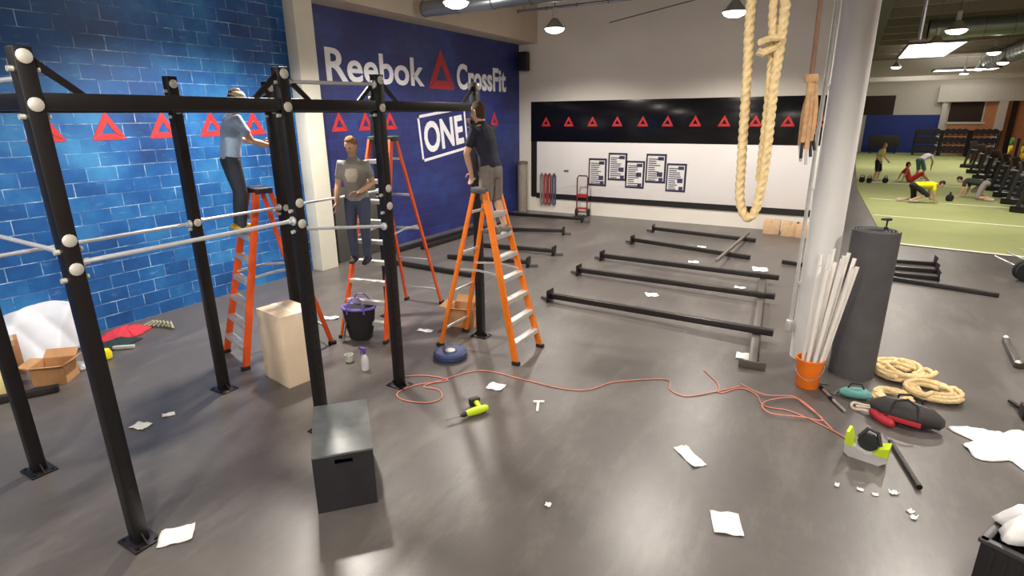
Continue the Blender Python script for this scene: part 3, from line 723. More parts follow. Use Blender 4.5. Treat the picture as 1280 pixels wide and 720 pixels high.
drill('lime green cordless drill lying on the open floor below the amber-lit ladder', G(597, 518), math.radians(62), 1.1)
# extension cord
def cord(name, label, pts, r, mt):
    b = MB(); P = [V(p) for p in pts]; out = []
    for i in range(len(P)-1):
        p0, p1, p2, p3 = P[max(i-1, 0)], P[i], P[i+1], P[min(i+2, len(P)-1)]
        for k in range(8):
            t = k/8; out.append(.5*((2*p1)+(p2-p0)*t+(2*p0-5*p1+4*p2-p3)*t*t+(3*p1-p0-3*p2+p3)*t**3))
    out.append(P[-1]); b.tube(out, r, 6); return tag(b.build(name, mt, None), label, 'cord')
CORD = mat('orange_cord', (214, 134, 114), .6)
cp = lambda pts, z=.009: [(*G(x, y)[:2], z) for x, y in pts]
cord('extension_cord', 'long orange extension cord snaking across the open floor', cp([(500, 472), (530, 470), (560, 476), (520, 482), (497, 492), (505, 501), (535, 504), (552, 498), (548, 488), (530, 484), (545, 478), (600, 464), (650, 474), (700, 486), (735, 488), (770, 478), (832, 475), (838, 488), (860, 496), (905, 488), (925, 483)], .009), .0065, CORD)
cord('extension_cord', 'orange extension cord running from floor centre to the lime saw', cp([(880, 464), (897, 480), (900, 492), (925, 486), (945, 494), (955, 508), (985, 514), (1010, 524), (1035, 536), (1058, 549)], .009), .0065, CORD)
cord('extension_cord', 'looped orange cord on floor between orange bucket and paper', cp([(925, 482), (955, 496), (990, 498), (1005, 508), (1028, 528), (1000, 524), (965, 520), (952, 510), (962, 503), (992, 500), (1012, 512), (1040, 540)], .03), .0065, CORD)

# ------------------------------------------------------------------ rig beams on the floor
def xb(label, l, r_, z0=.11, z1=.16, plates=(0,), sec=.09):
    a, b_ = G(*l, .1), G(*r_, .1)
    return steel_bar('steel_beam', label, (a.x, a.y, z0), (b_.x, b_.y, z1), sec, group=GB, plates=plates, stub=True)
xb('nearest of the long black beams lying left of the crossing beam', (688, 370), (966, 421))
xb('second nearest long black beam lying left of the crossing beam', (724, 338), (968, 375))
xb('third nearest long black beam, touching both crossing beams', (753, 320), (973, 351))
xb('second farthest long black beam below the whiteboard', (791, 300), (938, 319), .11, .05)
xb('farthest long black beam below the whiteboard', (817, 286), (945, 298), .11, .05)
a, b_ = G(954, 345, .05), G(940, 456, .05)
steel_bar('steel_beam', 'dark crossing beam under the right ends of three beams', (a.x, a.y, .05), (b_.x, b_.y, .05), .1, group=GB, mt=mat('grey_black_tube', (84, 77, 72), .45), plates=(1,), ph=.1)
steel_bar('steel_beam', 'grey beam resting on top of the farthest beams', (-1.9, 15.45, .14), (-1.99, 11.72, .225), .06, group=GB, mt=mat('grey_tube', (104, 98, 92), .45))
LB = [((560, 318), (660, 328), 'black beam on floor just right of the amber-lit ladder'), ((604, 304), (692, 314), 'black beam on floor beyond the amber-lit ladder'),
      ((624, 284), (704, 289), 'black beam on floor near the blue wall corner'), ((636, 265), (728, 274), 'black beam lying nearest the foot of the back wall')]
for l, r_, lb in LB: xb(lb, l, r_, .05, .11, (1,))
steel_bar('steel_beam', 'long black beam lying along the foot of navy wall', (-8.95, 9.6, .06), (-8.8, 13.4, .06), .1, group=GB)
steel_bar('steel_beam', 'shorter black beam lying beside the one at navy wall', (-8.6, 10.4, .06), (-8.5, 14.4, .06), .1, group=GB)
steel_bar('steel_beam', 'black beam lying across behind the tallest ladder', (-8.2, 9.0, .05), (-5.95, 8.95, .05), .09, group=GB)
a, b_ = G(978, 327, .04), G(1249, 369, .04)
steel_bar('steel_beam', 'long black beam passing behind the column and the mat roll', (a.x, a.y, .04), (b_.x, b_.y, .04), .08, group=GB)
for i, (l, r_, lb) in enumerate((((1112, 326), (1168, 330), 'farthest black bar in the bar stack right of the mat roll'), ((1108, 334), (1170, 339), 'second farthest black bar in the stack right of mat roll'), ((1106, 341), (1172, 348), 'nearest black bar in the bar stack right of the mat roll'))):
    a, b_ = G(*l, .05), G(*r_, .05); steel_bar('steel_bar', lb, (a.x-.3, a.y, .05), (b_.x, b_.y, .05), .08, group='bar stack by the mat roll', plates=(1,))

# dark panel against the navy wall behind the man in grey
b = MB((LX+.1, 9.4, 0)); b.box((LX+.08, 9.35, .82), (.1, 1.7, 1.64), bev=.01)
tag(b.build('rubber_panel', mat('charcoal_panel', (66, 66, 62), .6, 0, .15, 2), None), 'dark grey panel standing against the wall right of the cream column', 'panel')

# ------------------------------------------------------------------ back wall fittings
Yb = BY-.003
r = thing('black_board', 'long glossy black board with red triangles above the whiteboard', 'board', (-4.6, BY, 2.9))
o_ = V((-4.6, BY, 2.9)); b = MB(o_); b.box((-4.55, BY-.012, 2.9), (9.0, .02, 1.24), bev=.004); b.build('panel', mat('gloss_black_board', (16, 15, 18), .16, 0, .1, 2), r)
for x in (-8.5, -7.7, -6.9, -6.1, -5.31, -4.58, -3.8, -3.02, -2.22, -1.43, -.65):
    b = MB(o_); delta(b, lambda u, v, w: V((x+u, BY-.0225-w, 2.76+v)), .34, .3, .004); b.build('emblem', RED, r, False)
r = thing('whiteboard', 'long white board with black frame on the cream back wall', 'whiteboard', (-4.6, BY, 1.4)); o_ = V((-4.6, BY, 1.4))
b = MB(o_); b.box((-4.43, BY-.01, 1.44), (8.78, .018, 1.68), bev=.003); b.build('writing_surface', mat('whiteboard_white', (236, 232, 230), .3, 0, .02, 1), r)
b = MB(o_)
b.box((-8.94, BY-.012, 1.38), (.2, .024, 1.8)); b.build('frame_side', mat('black_frame', (24, 22, 22), .5), r, False)
b = MB(o_); b.box((-4.44, BY-.014, .53), (8.8, .03, .17)); b.build('frame_rail', mat('black_frame', (24, 22, 22), .5), r, False)
b = MB(o_); b.box((-7.75, BY-.03, 1.38), (.16, .03, .05), bev=.005); b.build('marker_clip', GREYM, r)
NAVYP = mat('poster_navy', (40, 40, 66), .6)
INK = mat('poster_ink', (60, 60, 86), .7)
for i, (x0, x1, z0, z1, lb) in enumerate(((-6.99, -6.37, .95, 1.8, 'first poster from the left'), (-6.34, -5.72, 1.15, 1.98, 'higher poster second from the left'), (-5.77, -5.16, .94, 1.76, 'middle low poster'),
                                         (-5.15, -4.52, 1.13, 1.98, 'higher poster second from the right'), (-4.52, -3.92, .9, 1.72, 'rightmost poster'))):
    r = thing('poster', 'black and white text poster on whiteboard, '+lb, 'poster', ((x0+x1)/2, BY-.024, z0), 0, 'five text posters on the whiteboard'); w, h = x1-x0, z1-z0
    b = MB(); b.box((0, 0, h/2), (w-.02, .008, h)); b.build('backing', NAVYP, r, False)
    b = MB(); b.box((-.005, -.006, h*.5), (w*.8, .005, h*.86)); b.build('sheet', PAPER, r, False)
    b = MB(); rr = random.Random(i)
    for k in range(11):
        z = h*.1+k*h*.072; L = w*rr.uniform(.3, .62); b.box((-w*.36+L/2, -.009, z), (L, .003, h*.034))
    b.box((w*.22, -.009, h*.84), (w*.28, .003, h*.12)); b.box((w*.2, -.009, h*(.3+.1*(i % 3))), (w*.26, .003, h*.16)); b.box((w*.26, -.009, h*.12), (w*.2, .003, h*.14))
    b.build('print', INK, r, False)
# resistance bands on wall pegs
for x, c, lb in ((-8.62, (140, 130, 126), 'grey'), (-8.48, (150, 60, 58), 'red'), (-8.34, (128, 50, 60), 'dark red'), (-8.17, (66, 80, 104), 'blue-grey')):
    r = thing('resistance_band', lb+' resistance band hanging beside the whiteboard frame', 'band', (x, BY-.06, .25), 0, 'bands hung at the left of the whiteboard')
    b = MB(); pts = [(0, 0, 0), (.045, 0, .06), (.045, 0, .95), (0, 0, 1.02), (-.045, 0, .95), (-.045, 0, .06)]
    b.tube([V(p) for p in pts], .03, 6, closed=True); b.build('loop', mat('band_'+lb.replace(' ', '_'), c, .7), r)
    b = MB(); b.tube([(0, -.04, .97), (0, .0605, .96)], .014, 8); b.build('peg', GREYM, r)
# hand truck
p = G(727, 270); r = thing('hand_truck', 'red and black hand truck standing before the whiteboard', 'hand truck', (p.x, p.y, 0), .1)
BR = mat('maroon_tube', (96, 40, 38), .45)
b = MB(); b.tube([(-.17, 0, .1), (-.17, 0, 1.2), (-.13, 0, 1.27), (.13, 0, 1.27), (.17, 0, 1.2), (.17, 0, .1)], .022, 8); b.build('frame', BR, r)
b = MB()
for z in (.25, .62, .68): b.bar((-.17, 0, z), (.17, 0, z), .03, .05)
b.build('crossbar', mat('red_enamel', (170, 36, 36), .4), r)
b = MB(); b.box((0, -.1, .01), (.4, .22, .016)); b.build('toe_plate', BLK, r)
for s in (-1, 1):
    b = MB(); b.lathe([(.03, -.03), (.11, -.025), (.12, 0), (.11, .025), (.03, .03)], (s*.2, .08, .12), 20, 'X'); b.build('wheel', RUB, r)
b = MB(); b.tube([(-.2, .08, .12), (.2, .08, .12)], .015, 8); b.bar((-.17, 0, .14), (-.17, .08, .12), .03, .03); b.bar((.17, 0, .14), (.17, .08, .12), .03, .03); b.build('axle', BLK, r)
# bin, speaker
p = V((-9.22, 16.55, 0)); r = thing('standing_tube', 'tall grey-beige cylinder standing in the far corner', 'tube', p)
b = MB(); b.lathe([(.15, 0), (.16, .02), (.16, 1.6), (.14, 1.6), (.14, .1)], (0, 0, 0), 24); b.build('body', mat('beige_tube', (150, 140, 126), .6), r)
b = MB(); b.lathe([(.17, 1.56), (.175, 1.57), (.175, 1.65), (.13, 1.66), (.13, 1.6)], (0, 0, 0), 24); b.build('rim', mat('brown_rim', (120, 100, 86), .6), r)
r = thing('wall_speaker', 'black loudspeaker mounted high in the far corner', 'speaker', (-9.2, 16.62, 4.46))
b = MB(); b.box((0, 0, .27), (.3, .26, .56), bev=.02); b.build('cabinet', BLK, r)
b = MB(); b.box((0, -.135, .27), (.26, .012, .5), bev=.004); b.build('grille', RUB, r)
b = MB(); b.bar((0, .12, .27), (0, .23, .27), .06, .06); b.build('bracket', GREYM, r)
# cartons on the floor under the board
for x, y, lb in ((963, 293, 'left brown carton of three below the black board strip'), (986, 296, 'middle brown carton of three below the black board strip'), (1004, 298, 'right brown carton of three, half behind the column')):
    p = G(x, y); carton(lb, (p.x-.2, p.y, 0), (1, .03), .4, .3, .36, mat('light_card', (206, 170, 134), .8), group='three cartons by the back wall')

# ------------------------------------------------------------------ things round the column
p = G(1008, 482); BK = V((p.x, p.y, 0)); r = thing('bucket', 'orange plastic bucket holding white pipes at the column foot', 'bucket', BK)
b = MB(); b.lathe([(.118, 0), (.125, .01), (.148, .34), (.158, .34), (.158, .36), (.142, .36), (.12, .02)], (0, 0, 0), 28); b.build('tub', mat('orange_plastic', (242, 122, 24), .4, 0, .06), r)
b = MB(); b.tube([(.155*math.cos(a), -.155*abs(math.sin(a))-.01, .3-.16*math.sin(a)) for a in [PI*k/12 for k in range(13)]], .004, 6); b.build('bail_handle', SILV, r)
PVC = mat('white_pvc', (238, 234, 228), .35, 0, .03)
rr = random.Random(3)
for i in range(13):
    a = 2*PI*i/(9 if i < 9 else 4)+(.4 if i >= 9 else 0); q = .086 if i < 9 else .036
    base = BK+V((q*math.cos(a)*1.0, q*math.sin(a), .03)); L = 1.52+rr.uniform(-.1, .12)
    d = V((.08+q*.8*math.cos(a), .035+q*.6*math.sin(a), 1)).normalized()
    rt = thing('plastic_pipe', 'long white plastic pipe standing in the orange bucket', 'pipe', base, 0, 'white pipes in the orange bucket')
    b = MB(); pts = [V((0, 0, 0)), d*L*.5, d*L]; b.tube(pts, .021, 10)
    # hollow mouth
    b.build('pipe', PVC, rt); b = MB(); b.tube([d*L, d*(L+.002)], .016, 10); b.build('bore', mat('pipe_bore', (150, 146, 140), .8), rt)
# mat roll
p = V((.42, 7.62, 0)); r = thing('mat_roll', 'tall grey roll of rubber matting standing beside the white column', 'mat roll', p)
MATM = mat('grey_mat', (82, 80, 82), .75, 0, .14, 5, .1)
b = MB()
pts = []; turns = 5
ring0 = []
for k in range(turns*28+1):
    a = 2*PI*k/28; q = .08+.175*k/(turns*28); ring0.append((q*math.cos(a), q*math.sin(a)))
inner = [(x*(1-.016/max(.02, math.hypot(x, y))), y*(1-.016/max(.02, math.hypot(x, y)))) for x, y in ring0]
vs = []
for z in (0.001, 1.8): vs.append([b.bm.verts.new((x, y, z)) for x, y in ring0]); vs.append([b.bm.verts.new((x, y, z)) for x, y in inner])
for k in range(len(ring0)-1):
    b.bm.faces.new((vs[0][k], vs[0][k+1], vs[2][k+1], vs[2][k])); b.bm.faces.new((vs[1][k], vs[3][k], vs[3][k+1], vs[1][k+1]))
    b.bm.faces.new((vs[2][k], vs[2][k+1], vs[3][k+1], vs[3][k])); b.bm.faces.new((vs[0][k], vs[1][k], vs[1][k+1], vs[0][k+1]))
for k in (0, len(ring0)-1): b.bm.faces.new((vs[0][k], vs[2][k], vs[3][k], vs[1][k]))
b.build('rolled_mat', MATM, r)
# drill standing on the mat roll
p = V((.52, 7.70, 1.8)); r = thing('cordless_drill', 'dark cordless drill standing on top of the mat roll', 'power drill', p, .3); r.scale = (.5, .5, .62)
dg = mat('dark_green_plastic', (30, 40, 28), .5)
b = MB(); b.box((0, 0, .025), (.07, .09, .05), bev=.01); b.build('battery', DKPL, r)
b = MB(); b.loft([(0, 0, .05), (0, 0, .12), (0, 0, .17)], [.018, .018, .024], (1, 0, 0), 10); b.loft([(-.12, 0, .19), (0, 0, .19), (.07, 0, .19)], [.02, .03, .028], (0, 1, 0), 12); b.build('housing', dg, r)
# coils of rope on floor
def coil(label, px, py, R, turns, seed, mt=ROPEM, tail=True, er=1.0):
    p = G(px, py); rr = random.Random(seed); pts = []; n = turns*30
    for k in range(n+1):
        a = 2*PI*k/30; lay = k/30
        q = R*(.55+.45*((lay*1.7) % 1))+.02*math.sin(a*1.3+seed)
        pts.append((p.x+q*math.cos(a)*1.05+.02*math.sin(lay*2), p.y+q*math.sin(a)*er+.015*math.cos(lay*3), .026+.024*lay*.55+.01*math.sin(a*2.3+seed)))
    b = MB(); b.tube(pts, .026, 9, 3, .1); return tag(b.build('rope_coil', mt, None), label, 'rope', 'coils of manila rope by the mat roll')
coil('largest pale rope coil, right of the mat roll foot', 1126, 470, .29, 7, 1)
coil('flat oval rope coil right of the others', 1163, 494, .27, 5, 2)
coil('small rope coil directly in front of the largest coil', 1114, 500, .18, 4, 3)
# duffel bag
def blob(name, label, cat, px, py, lx, ly, h, rz, mt, extra=None, fac=1):
    p = G(px, py); r = thing(name, label, cat, (p.x, p.y, 0), rz)
    b = MB()
    b.loft([(-lx/2, 0, h*.45), (-lx*.35, 0, h*.5), (0, 0, h*.5), (lx*.35, 0, h*.5), (lx/2, 0, h*.42)], [(ly*.3, h*.3), (ly*.45, h*.46), (ly*.5, h*.5), (ly*.46, h*.46), (ly*.3, h*.32)], (0, 1, 0), 18)
    for v in b.bm.verts:
        if v.co.z < .012: v.co.z = .002
        v.co += V((0, 0, 1))*.008*nse(v.co.x*4, v.co.y*4, px) if v.co.z > .03 else V((0, 0, 0))
    b.build('body', mt, r); return r
r = blob('duffel_bag', 'black duffel bag with red trim beside the rope coils', 'bag', 1130, 528, .52, .34, .24, -.25, mat('black_canvas', (46, 42, 42), .7, 0, .2, 14, .2))
b = MB()
for s in (-1, 1): b.tube([(-.12, s*.15, .14), (-.1, s*.1, .25), (.0, s*.07, .29), (.1, s*.1, .25), (.12, s*.15, .14)], .012, 8)
b.build('carry_handle', mat('black_web', (36, 34, 34), .8), r)
b = MB(); b.bar((-.2, -.165, .08), (.16, -.17, .09), .012, .05, bev=.003); b.build('trim', mat('red_trim', (178, 40, 50), .6), r)
b = MB(); b.tube([(-.2, 0, .225), (0, 0, .247), (.2, 0, .225)], .006, 6); b.build('zipper', GREYM, r)
r = blob('red_tool_pouch', 'small red tool pouch in front of the duffel bag', 'pouch', 1101, 527, .26, .12, .1, -.9, mat('red_pouch', (176, 40, 54), .6))
b = MB(); b.box((0, 0, .1), (.12, .02, .012), bev=.003); b.build('clasp', BLK, r)
r = blob('teal_pouch', 'teal green pouch on floor at the mat roll foot', 'pouch', 1068, 497, .26, .18, .12, .1, mat('teal_fabric', (96, 150, 146), .7))
b = MB(); b.tube([(-.08, 0, .11), (-.05, 0, .17), (.05, 0, .17), (.08, 0, .11)], .009, 8); b.build('strap', mat('black_web', (36, 34, 34), .8), r)
# chrome handles and ring
for x0, y0, x1, y1, lb in ((1027, 487, 1043, 503, 'short chrome dowel nearest the orange bucket'), (1039, 500, 1056, 516, 'short chrome dowel lying in front of the teal pouch')):
    a, c = G(x0, y0), G(x1, y1); r = thing('steel_dowel', lb, 'dowel', a, 0, 'chrome dowels by the bucket')
    d = c-a; z = V((0, 0, .02)); b = MB(); b.tube([z, d+z], .016, 10); b.build('shaft', SILV, r)
    b = MB(); b.tube([z-d*.1, z+d*.12], .02, 10); b.build('grip', BLK, r)
for x, y, rz_, lb in ((1020, 480, .4, 'dark spanner beside the orange bucket'), (1048, 489, 1.2, 'dark spanner between bucket and teal pouch')):
    p = G(x, y); r = thing('spanner', lb, 'spanner', p, rz_); b = MB(); b.bar((-.12, 0, .012), (.12, 0, .012), .028, .014, bev=.003); b.lathe([(.015, .004), (.03, .004), (.03, .02), (.015, .02)], (-.13, 0, 0), 10); b.build('body', GREYM, r)
    b = MB(); b.bar((.11, -.02, .012), (.15, -.026, .012), .014, .014); b.bar((.11, .02, .012), (.15, .026, .012), .014, .014); b.build('jaw', GREYM, r)
p = G(1081, 512); b = MB(p); b.tube([(p.x+.13*math.cos(a), p.y+.09*math.sin(a), .02+.012*math.sin(3*a)) for a in [2*PI*k/30 for k in range(30)]], .016, 8, closed=True)
b.bar((p.x-.09, p.y, .02), (p.x+.09, p.y+.02, .02), .03, .02)
tag(b.build('gym_ring', mat('pale_ring', (206, 190, 176), .4), None), 'pale oval ring on floor between the lime saw and teal pouch', 'ring')
# lime and grey cordless saw / worksite tool
p = G(1081, 573); r = thing('cordless_saw', 'grey and lime cordless saw lying on the floor beneath the duffel', 'power saw', (p.x, p.y, 0), math.radians(-12))
GRY = mat('light_grey_plastic', (186, 184, 182), .4)
b = MB(); b.prism([(-.17, .03), (-.13, 0), (.12, 0), (.17, .05), (.17, .13), (.1, .1), (0, .08), (-.1, .12), (-.17, .2)], lambda u, v, w: V((u, -.06+w, v)), .13); b.build('shell', GRY, r)
b = MB(); b.prism([(-.175, .12), (-.1, .11), (-.12, .17), (-.15, .25), (-.175, .25)], lambda u, v, w: V((u, -.066+w, v)), .142); b.build('lime_fin', LIME, r)
b = MB(); b.prism([(.06, .1), (.175, .1), (.175, .2), (.1, .17)], lambda u, v, w: V((u, -.066+w, v)), .142); b.build('lime_guard', LIME, r)
b = MB(); b.lathe([(.02, -.03), (.085, -.02), (.085, .02), (.02, .03)], (0, .02, .17), 20, 'Y'); b.build('motor', DKPL, r)
b = MB(); b.tube([(-.08, 0, .2), (-.02, .02, .3), (.06, .03, .28), (.1, 0, .17)], .018, 8); b.build('handle', DKPL, r)
a, c = G(1113, 552, .02), G(1149, 610, .02)
r = thing('steel_rod', 'black rod lying on floor right of the lime saw', 'rod', (a.x, a.y, 0)); b = MB(); d = V((c.x-a.x, c.y-a.y, 0)); b.tube([(0, 0, .024), d+V((0, 0, .024))], .022, 10); b.build('shaft', BLK, r)
b = MB(); b.tube([d*.94+V((0, 0, .026)), d+V((0, 0, .026))], .026, 10); b.build('end_cap', DKPL, r)

# ------------------------------------------------------------------ right edge of the floor
WS = mat('white_plastic_film', (242, 240, 240), .35, 0, .04, 6)
def sheetf(cx, cy, rx, ry, h, s, base=0):
    def f(u, v):
        a = u*2*PI; q = v
        R = 1+.22*math.sin(5*a+s)+.12*math.sin(9*a+2*s)
        x, y = math.cos(a)*rx*q*R, math.sin(a)*ry*q*R
        return V((cx+x, cy+y, base+max(.006, h*(1-q**3)+.03*nse(x*3, y*3, s)*(1-q*.6))))
    return f
p = G(1268, 564); sheet('plastic_sheet', 'white crumpled plastic sheet on floor at the right edge', 'plastic sheet', sheetf(p.x, p.y, .42, .36, .1, 1.2), 60, 12, WS)
A = G(1238, 742); rzc = math.radians(-26); Bp = V((1.136, 4.147, 0))+Matrix.Rotation(rzc, 3, 'Z') @ V((.25, .2, 0))
r = thing('storage_crate', 'black plastic crate at the bottom right corner of the photo', 'crate', Bp, rzc); cw, cd, ch = .5, .4, .42
b = MB(); t = .015
for (cx, cy, sx, sy) in ((0, -cd/2, cw, t), (0, cd/2, cw, t), (-cw/2, 0, t, cd), (cw/2, 0, t, cd)): b.box((cx, cy, ch/2), (sx+t, sy+t, ch-.002), bev=.004)
b.box((0, 0, .012), (cw, cd, .02)); b.build('tub', mat('black_crate', (30, 27, 28), .45), r)
b = MB()
for (cx, cy, sx, sy) in ((0, -cd/2, cw+.06, .05), (0, cd/2, cw+.06, .05), (-cw/2, 0, .05, cd+.06), (cw/2, 0, .05, cd+.06)): b.box((cx, cy, ch), (sx, sy, .03), bev=.006)
b.build('rim', mat('crate_rim', (58, 55, 55), .4), r)
b = MB()
for i in range(7): b.box((-cw/2+.06+i*cw/7.3, -cd/2-.012, ch*.5), (.018, .012, ch*.84))
b.build('rib', mat('black_crate', (30, 27, 28), .45), r)
sheet('plastic_sheet', 'white plastic wrap spilling over the rim of the black crate', 'plastic sheet', sheetf(Bp.x-.03, Bp.y+.05, .2, .17, .2, 2.1, .445), 50, 10, WS)
# grey angled tube
r = thing('bent_tube', 'grey angled steel tube with bolts on floor at right edge', 'steel tube', G(1255, 428)); a0 = G(1255, 428)
q = [G(1256, 428)-a0, G(1271, 460)-a0, G(1292, 458)-a0]
b = MB(); b.bar(q[0]+V((0, 0, .04)), q[1]+V((0, 0, .04)), .07, .07, bev=.005); b.bar(q[1]+V((0, 0, .04)), q[2]+V((0, 0, .04)), .07, .07, bev=.005); b.build('tube', mat('mid_grey_steel', (84, 80, 80), .4, .3), r)
b = MB()
for k in (q[0], q[1]): b.lathe([(.03, .07), (.035, .08), (.02, .1), (.001, .1)], k, 12)
b.build('bolt', BOLT, r)
p = G(1278, 520); r = thing('tool_clamp', 'black clamp lying on floor above the white plastic sheet', 'clamp', p, 0)
b = MB(); b.bar(G(1261, 504)-p+V((0, 0, .03)), G(1278, 515)-p+V((0, 0, .03)), .04, .03, bev=.004); b.build('arm', BLK, r); b = MB(); b.box((.02, -.03, .07), (.1, .18, .14), bev=.012); b.build('body', BLK, r)
# dumbbell-like pile at right, upper
p0 = G(1272, 345)
for i, (dx, dy, rz_, lb) in enumerate(((-.05, -.1, .9, 'black barbell lying nearest in the pile at the turf edge'), (.25, .45, .9, 'black barbell in the middle of the pile at the turf edge'), (.55, 1.0, .9, 'black barbell farthest in the pile at the turf edge'))):
    r = thing('barbell', lb, 'barbell', (p0.x+dx, p0.y+dy, 0), rz_+.9, 'barbell pile at the turf edge')
    b = MB(); b.tube([(-.5, 0, .2), (.9, 0, .2)], .016, 8); b.build('shaft', SILV, r)
    for x in (-.36, -.25): 
        b = MB(); b.lathe([(.02, -.035), (.19, -.035), (.2, -.02), (.2, .02), (.19, .035), (.02, .035)], (x, 0, .2), 24, 'X'); b.build('plate', RUB, r)

# ------------------------------------------------------------------ hanging ropes
def hang(name, label, pts, r, mt, lobes=3, n=14):
    P = [V(p) for p in pts]; out = []
    for i in range(len(P)-1):
        p0, p1, p2, p3 = P[max(i-1, 0)], P[i], P[i+1], P[min(i+2, len(P)-1)]
        k = max(3, int((p2-p1).length/(.0062 if lobes else .02)))
        for q in range(k):
            t = q/k; out.append(.5*((2*p1)+(p2-p0)*t+(2*p0-5*p1+4*p2-p3)*t*t+(3*p1-p0-3*p2+p3)*t**3))
    out.append(P[-1]); b = MB(); b.tube(out, r, 15 if lobes else 8, lobes, .04); return b
YR = 3.3
A_ = lambda x, y, Y=YR: AY(x, y, Y)
top = lambda p, z=7.199: V((p.x, p.y, z))
l0 = A_(939, 0); r0 = A_(980, 0); r1 = A_(966, 0, YR+.06)
r = thing('climbing_rope', 'thick pale climbing rope hanging in a low loop left of the column', 'rope', (l0.x, l0.y, 0))
b = hang('strand', '', [top(l0), V((l0.x, l0.y, 4.2)), A_(939, 0), A_(934, 90), A_(927, 200), A_(925, 250), A_(934, 272), A_(946, 258, YR+.02), A_(957, 200, YR+.02), A_(967, 110, YR+.02), A_(980, 20, YR+.02), V((r0.x, r0.y, 4.2)), top(r0)], .023, ROPEM)
for v in b.bm.verts: v.co -= V((l0.x, l0.y, 0))
b.build('rope', ROPEM, r)
b = hang('s2', '', [top(r1), V((r1.x, r1.y, 4.2)), A_(967, 0, YR+.06), A_(966, 50, YR+.06), A_(961, 120, YR+.05), A_(953, 190, YR+.05), A_(949, 226, YR+.05)], .02, ROPEM)
for v in b.bm.verts: v.co -= V((l0.x, l0.y, 0))
b.build('tail', ROPEM, r)
k0 = A_(962, 58, YR-.02)
b = MB((l0.x, l0.y, 0)); b.tube([k0+V((-.045, 0, 0.02)), k0+V((0, -.03, 0.03)), k0+V((.05, 0, .04)), k0+V((.03, .03, 0)), k0+V((-.03, 0, -.03)), k0+V((-.05, -.01, -.02))], .02, 8); b.build('knot', ROPEM, r)
# gathered thin rope
Y2 = 3.5; t0 = A_(1026, 0, Y2)
r = thing('skipping_ropes', 'tan bundle of thin ropes tied up and hanging beside the column', 'rope', (t0.x, t0.y, 0)); of = V((t0.x, t0.y, 0))
b = hang('s', '', [top(t0), V((t0.x, t0.y, 4.2)), A_(1026, 0, Y2), A_(1019, 60, Y2), A_(1014, 98, Y2)], .012, TAN, 0)
for v in b.bm.verts: v.co -= of
b.build('hanger', mat('brown_cord', (120, 92, 74), .8), r)
for i, (x0, x1, x2, yb) in enumerate(((1012, 1008, 1003, 178), (1015, 1013, 1008, 186), (1018, 1019, 1013, 176), (1014, 1005, 1000, 182), (1017, 1017, 1016, 168))):
    b = hang('s', '', [A_(1014, 96, Y2), A_(x0, 108, Y2-.02+.012*i), A_(x1, 140, Y2-.02+.012*i), A_(x2, yb, Y2-.02+.012*i)], .013, TAN, 0)
    for v in b.bm.verts: v.co -= of
    b.build('strand', TAN, r)
    e_, f_ = A_(x2, yb, Y2-.02+.012*i), A_(x2+(i-2), yb+20, Y2-.02+.012*i)
    b = MB(of); b.tube([e_, f_], .008, 8); b.build('handle', mat('pale_handle', (196, 186, 190), .4) if i % 2 else DKPL, r)
b = MB(of); c = A_(1014, 98, Y2); b.lathe([(.03, -.02), (.036, 0), (.03, .02)], c, 14); b.build('tie', TAN, r)

# ------------------------------------------------------------------ ceiling services
DUCT = mat('galvanised_duct', (150, 156, 160), .35, .7, .1, 3)
def duct(label, pts, r, name='air_duct', ribs=True):
    rt = thing(name, label, 'duct', pts[0]); of = V(pts[0]); b = MB(of); b.tube(pts, r, 24); b.build('shell', DUCT, rt)
    a, c = V(pts[0]), V(pts[-1]); t = (c-a).normalized(); n = int((c-a).length/.9)
    b = MB(of)
    for i in range(n+1): p = a+t*i*.9; b.tube([p, p+t*.03], r+.012, 24)
    b.build('joint_band', GREYM, rt)
    b = MB(of)
    for i in range(0, n+1, 3): p = a+t*(i*.9+.2); b.tube([p+V((0, 0, r)), V((p.x, p.y, CZ))], .012, 6)
    b.build('hanger_rod', GREYM, rt); return rt
duct('round galvanised duct running from the soffit under the ceiling', [(-8.55, 10.9, 5.38), (1.5, 10.9, 5.38)], .16)
_z = AY(660, 13, 15.2).z
duct('thin sprinkler pipe running across above the back wall', [(-8.6, 15.2, _z), (3, 15.2, _z)], .035, 'sprinkler_pipe')
duct('round duct high under the far ceiling above the turf', [(2.2, 30.2, 6.3), (6.9, 30.2, 6.3)], .38)
duct('long dark duct along the hall ceiling beside the right wall', [(7.6, 22, 6.3), (7.6, 52, 6.3)], .45)
b = MB()
struct('trim_10', (lambda b: (b.box((.45, 30, 6.7), (.35, 26, .9)), b)[1])(MB()), mat('grey_steel_beam', (92, 88, 84), .6))
for i in range(13):
    b = MB(); y = 18+i*2.9; b.box((4.9, y, CZ-.22), (9.2, .16, .44)); struct('ceiling_joist_%d' % (i+1), b, mat('joist_grey', (150, 142, 134), .7))
_a = AY(868, 0, 14.05)
b = MB(); b.tube([(-2.52+.03, 14.0, 5.66), _a, _a+(_a-V((-2.49, 14, 5.66)))*2.2], .014, 6); tag(b.build('conduit', GREYM, None), 'slanted conduit feeding the lamp before the grey upper wall', 'conduit')
# thin drop pipe right of column and brace
b = MB(); b.tube([(.62, 9.6, 4.0), (.62, 9.6, 7.19)], .02, 8); tag(b.build('drop_pipe', GREYM, None), 'thin vertical pipe hanging from ceiling right of the white column', 'pipe')
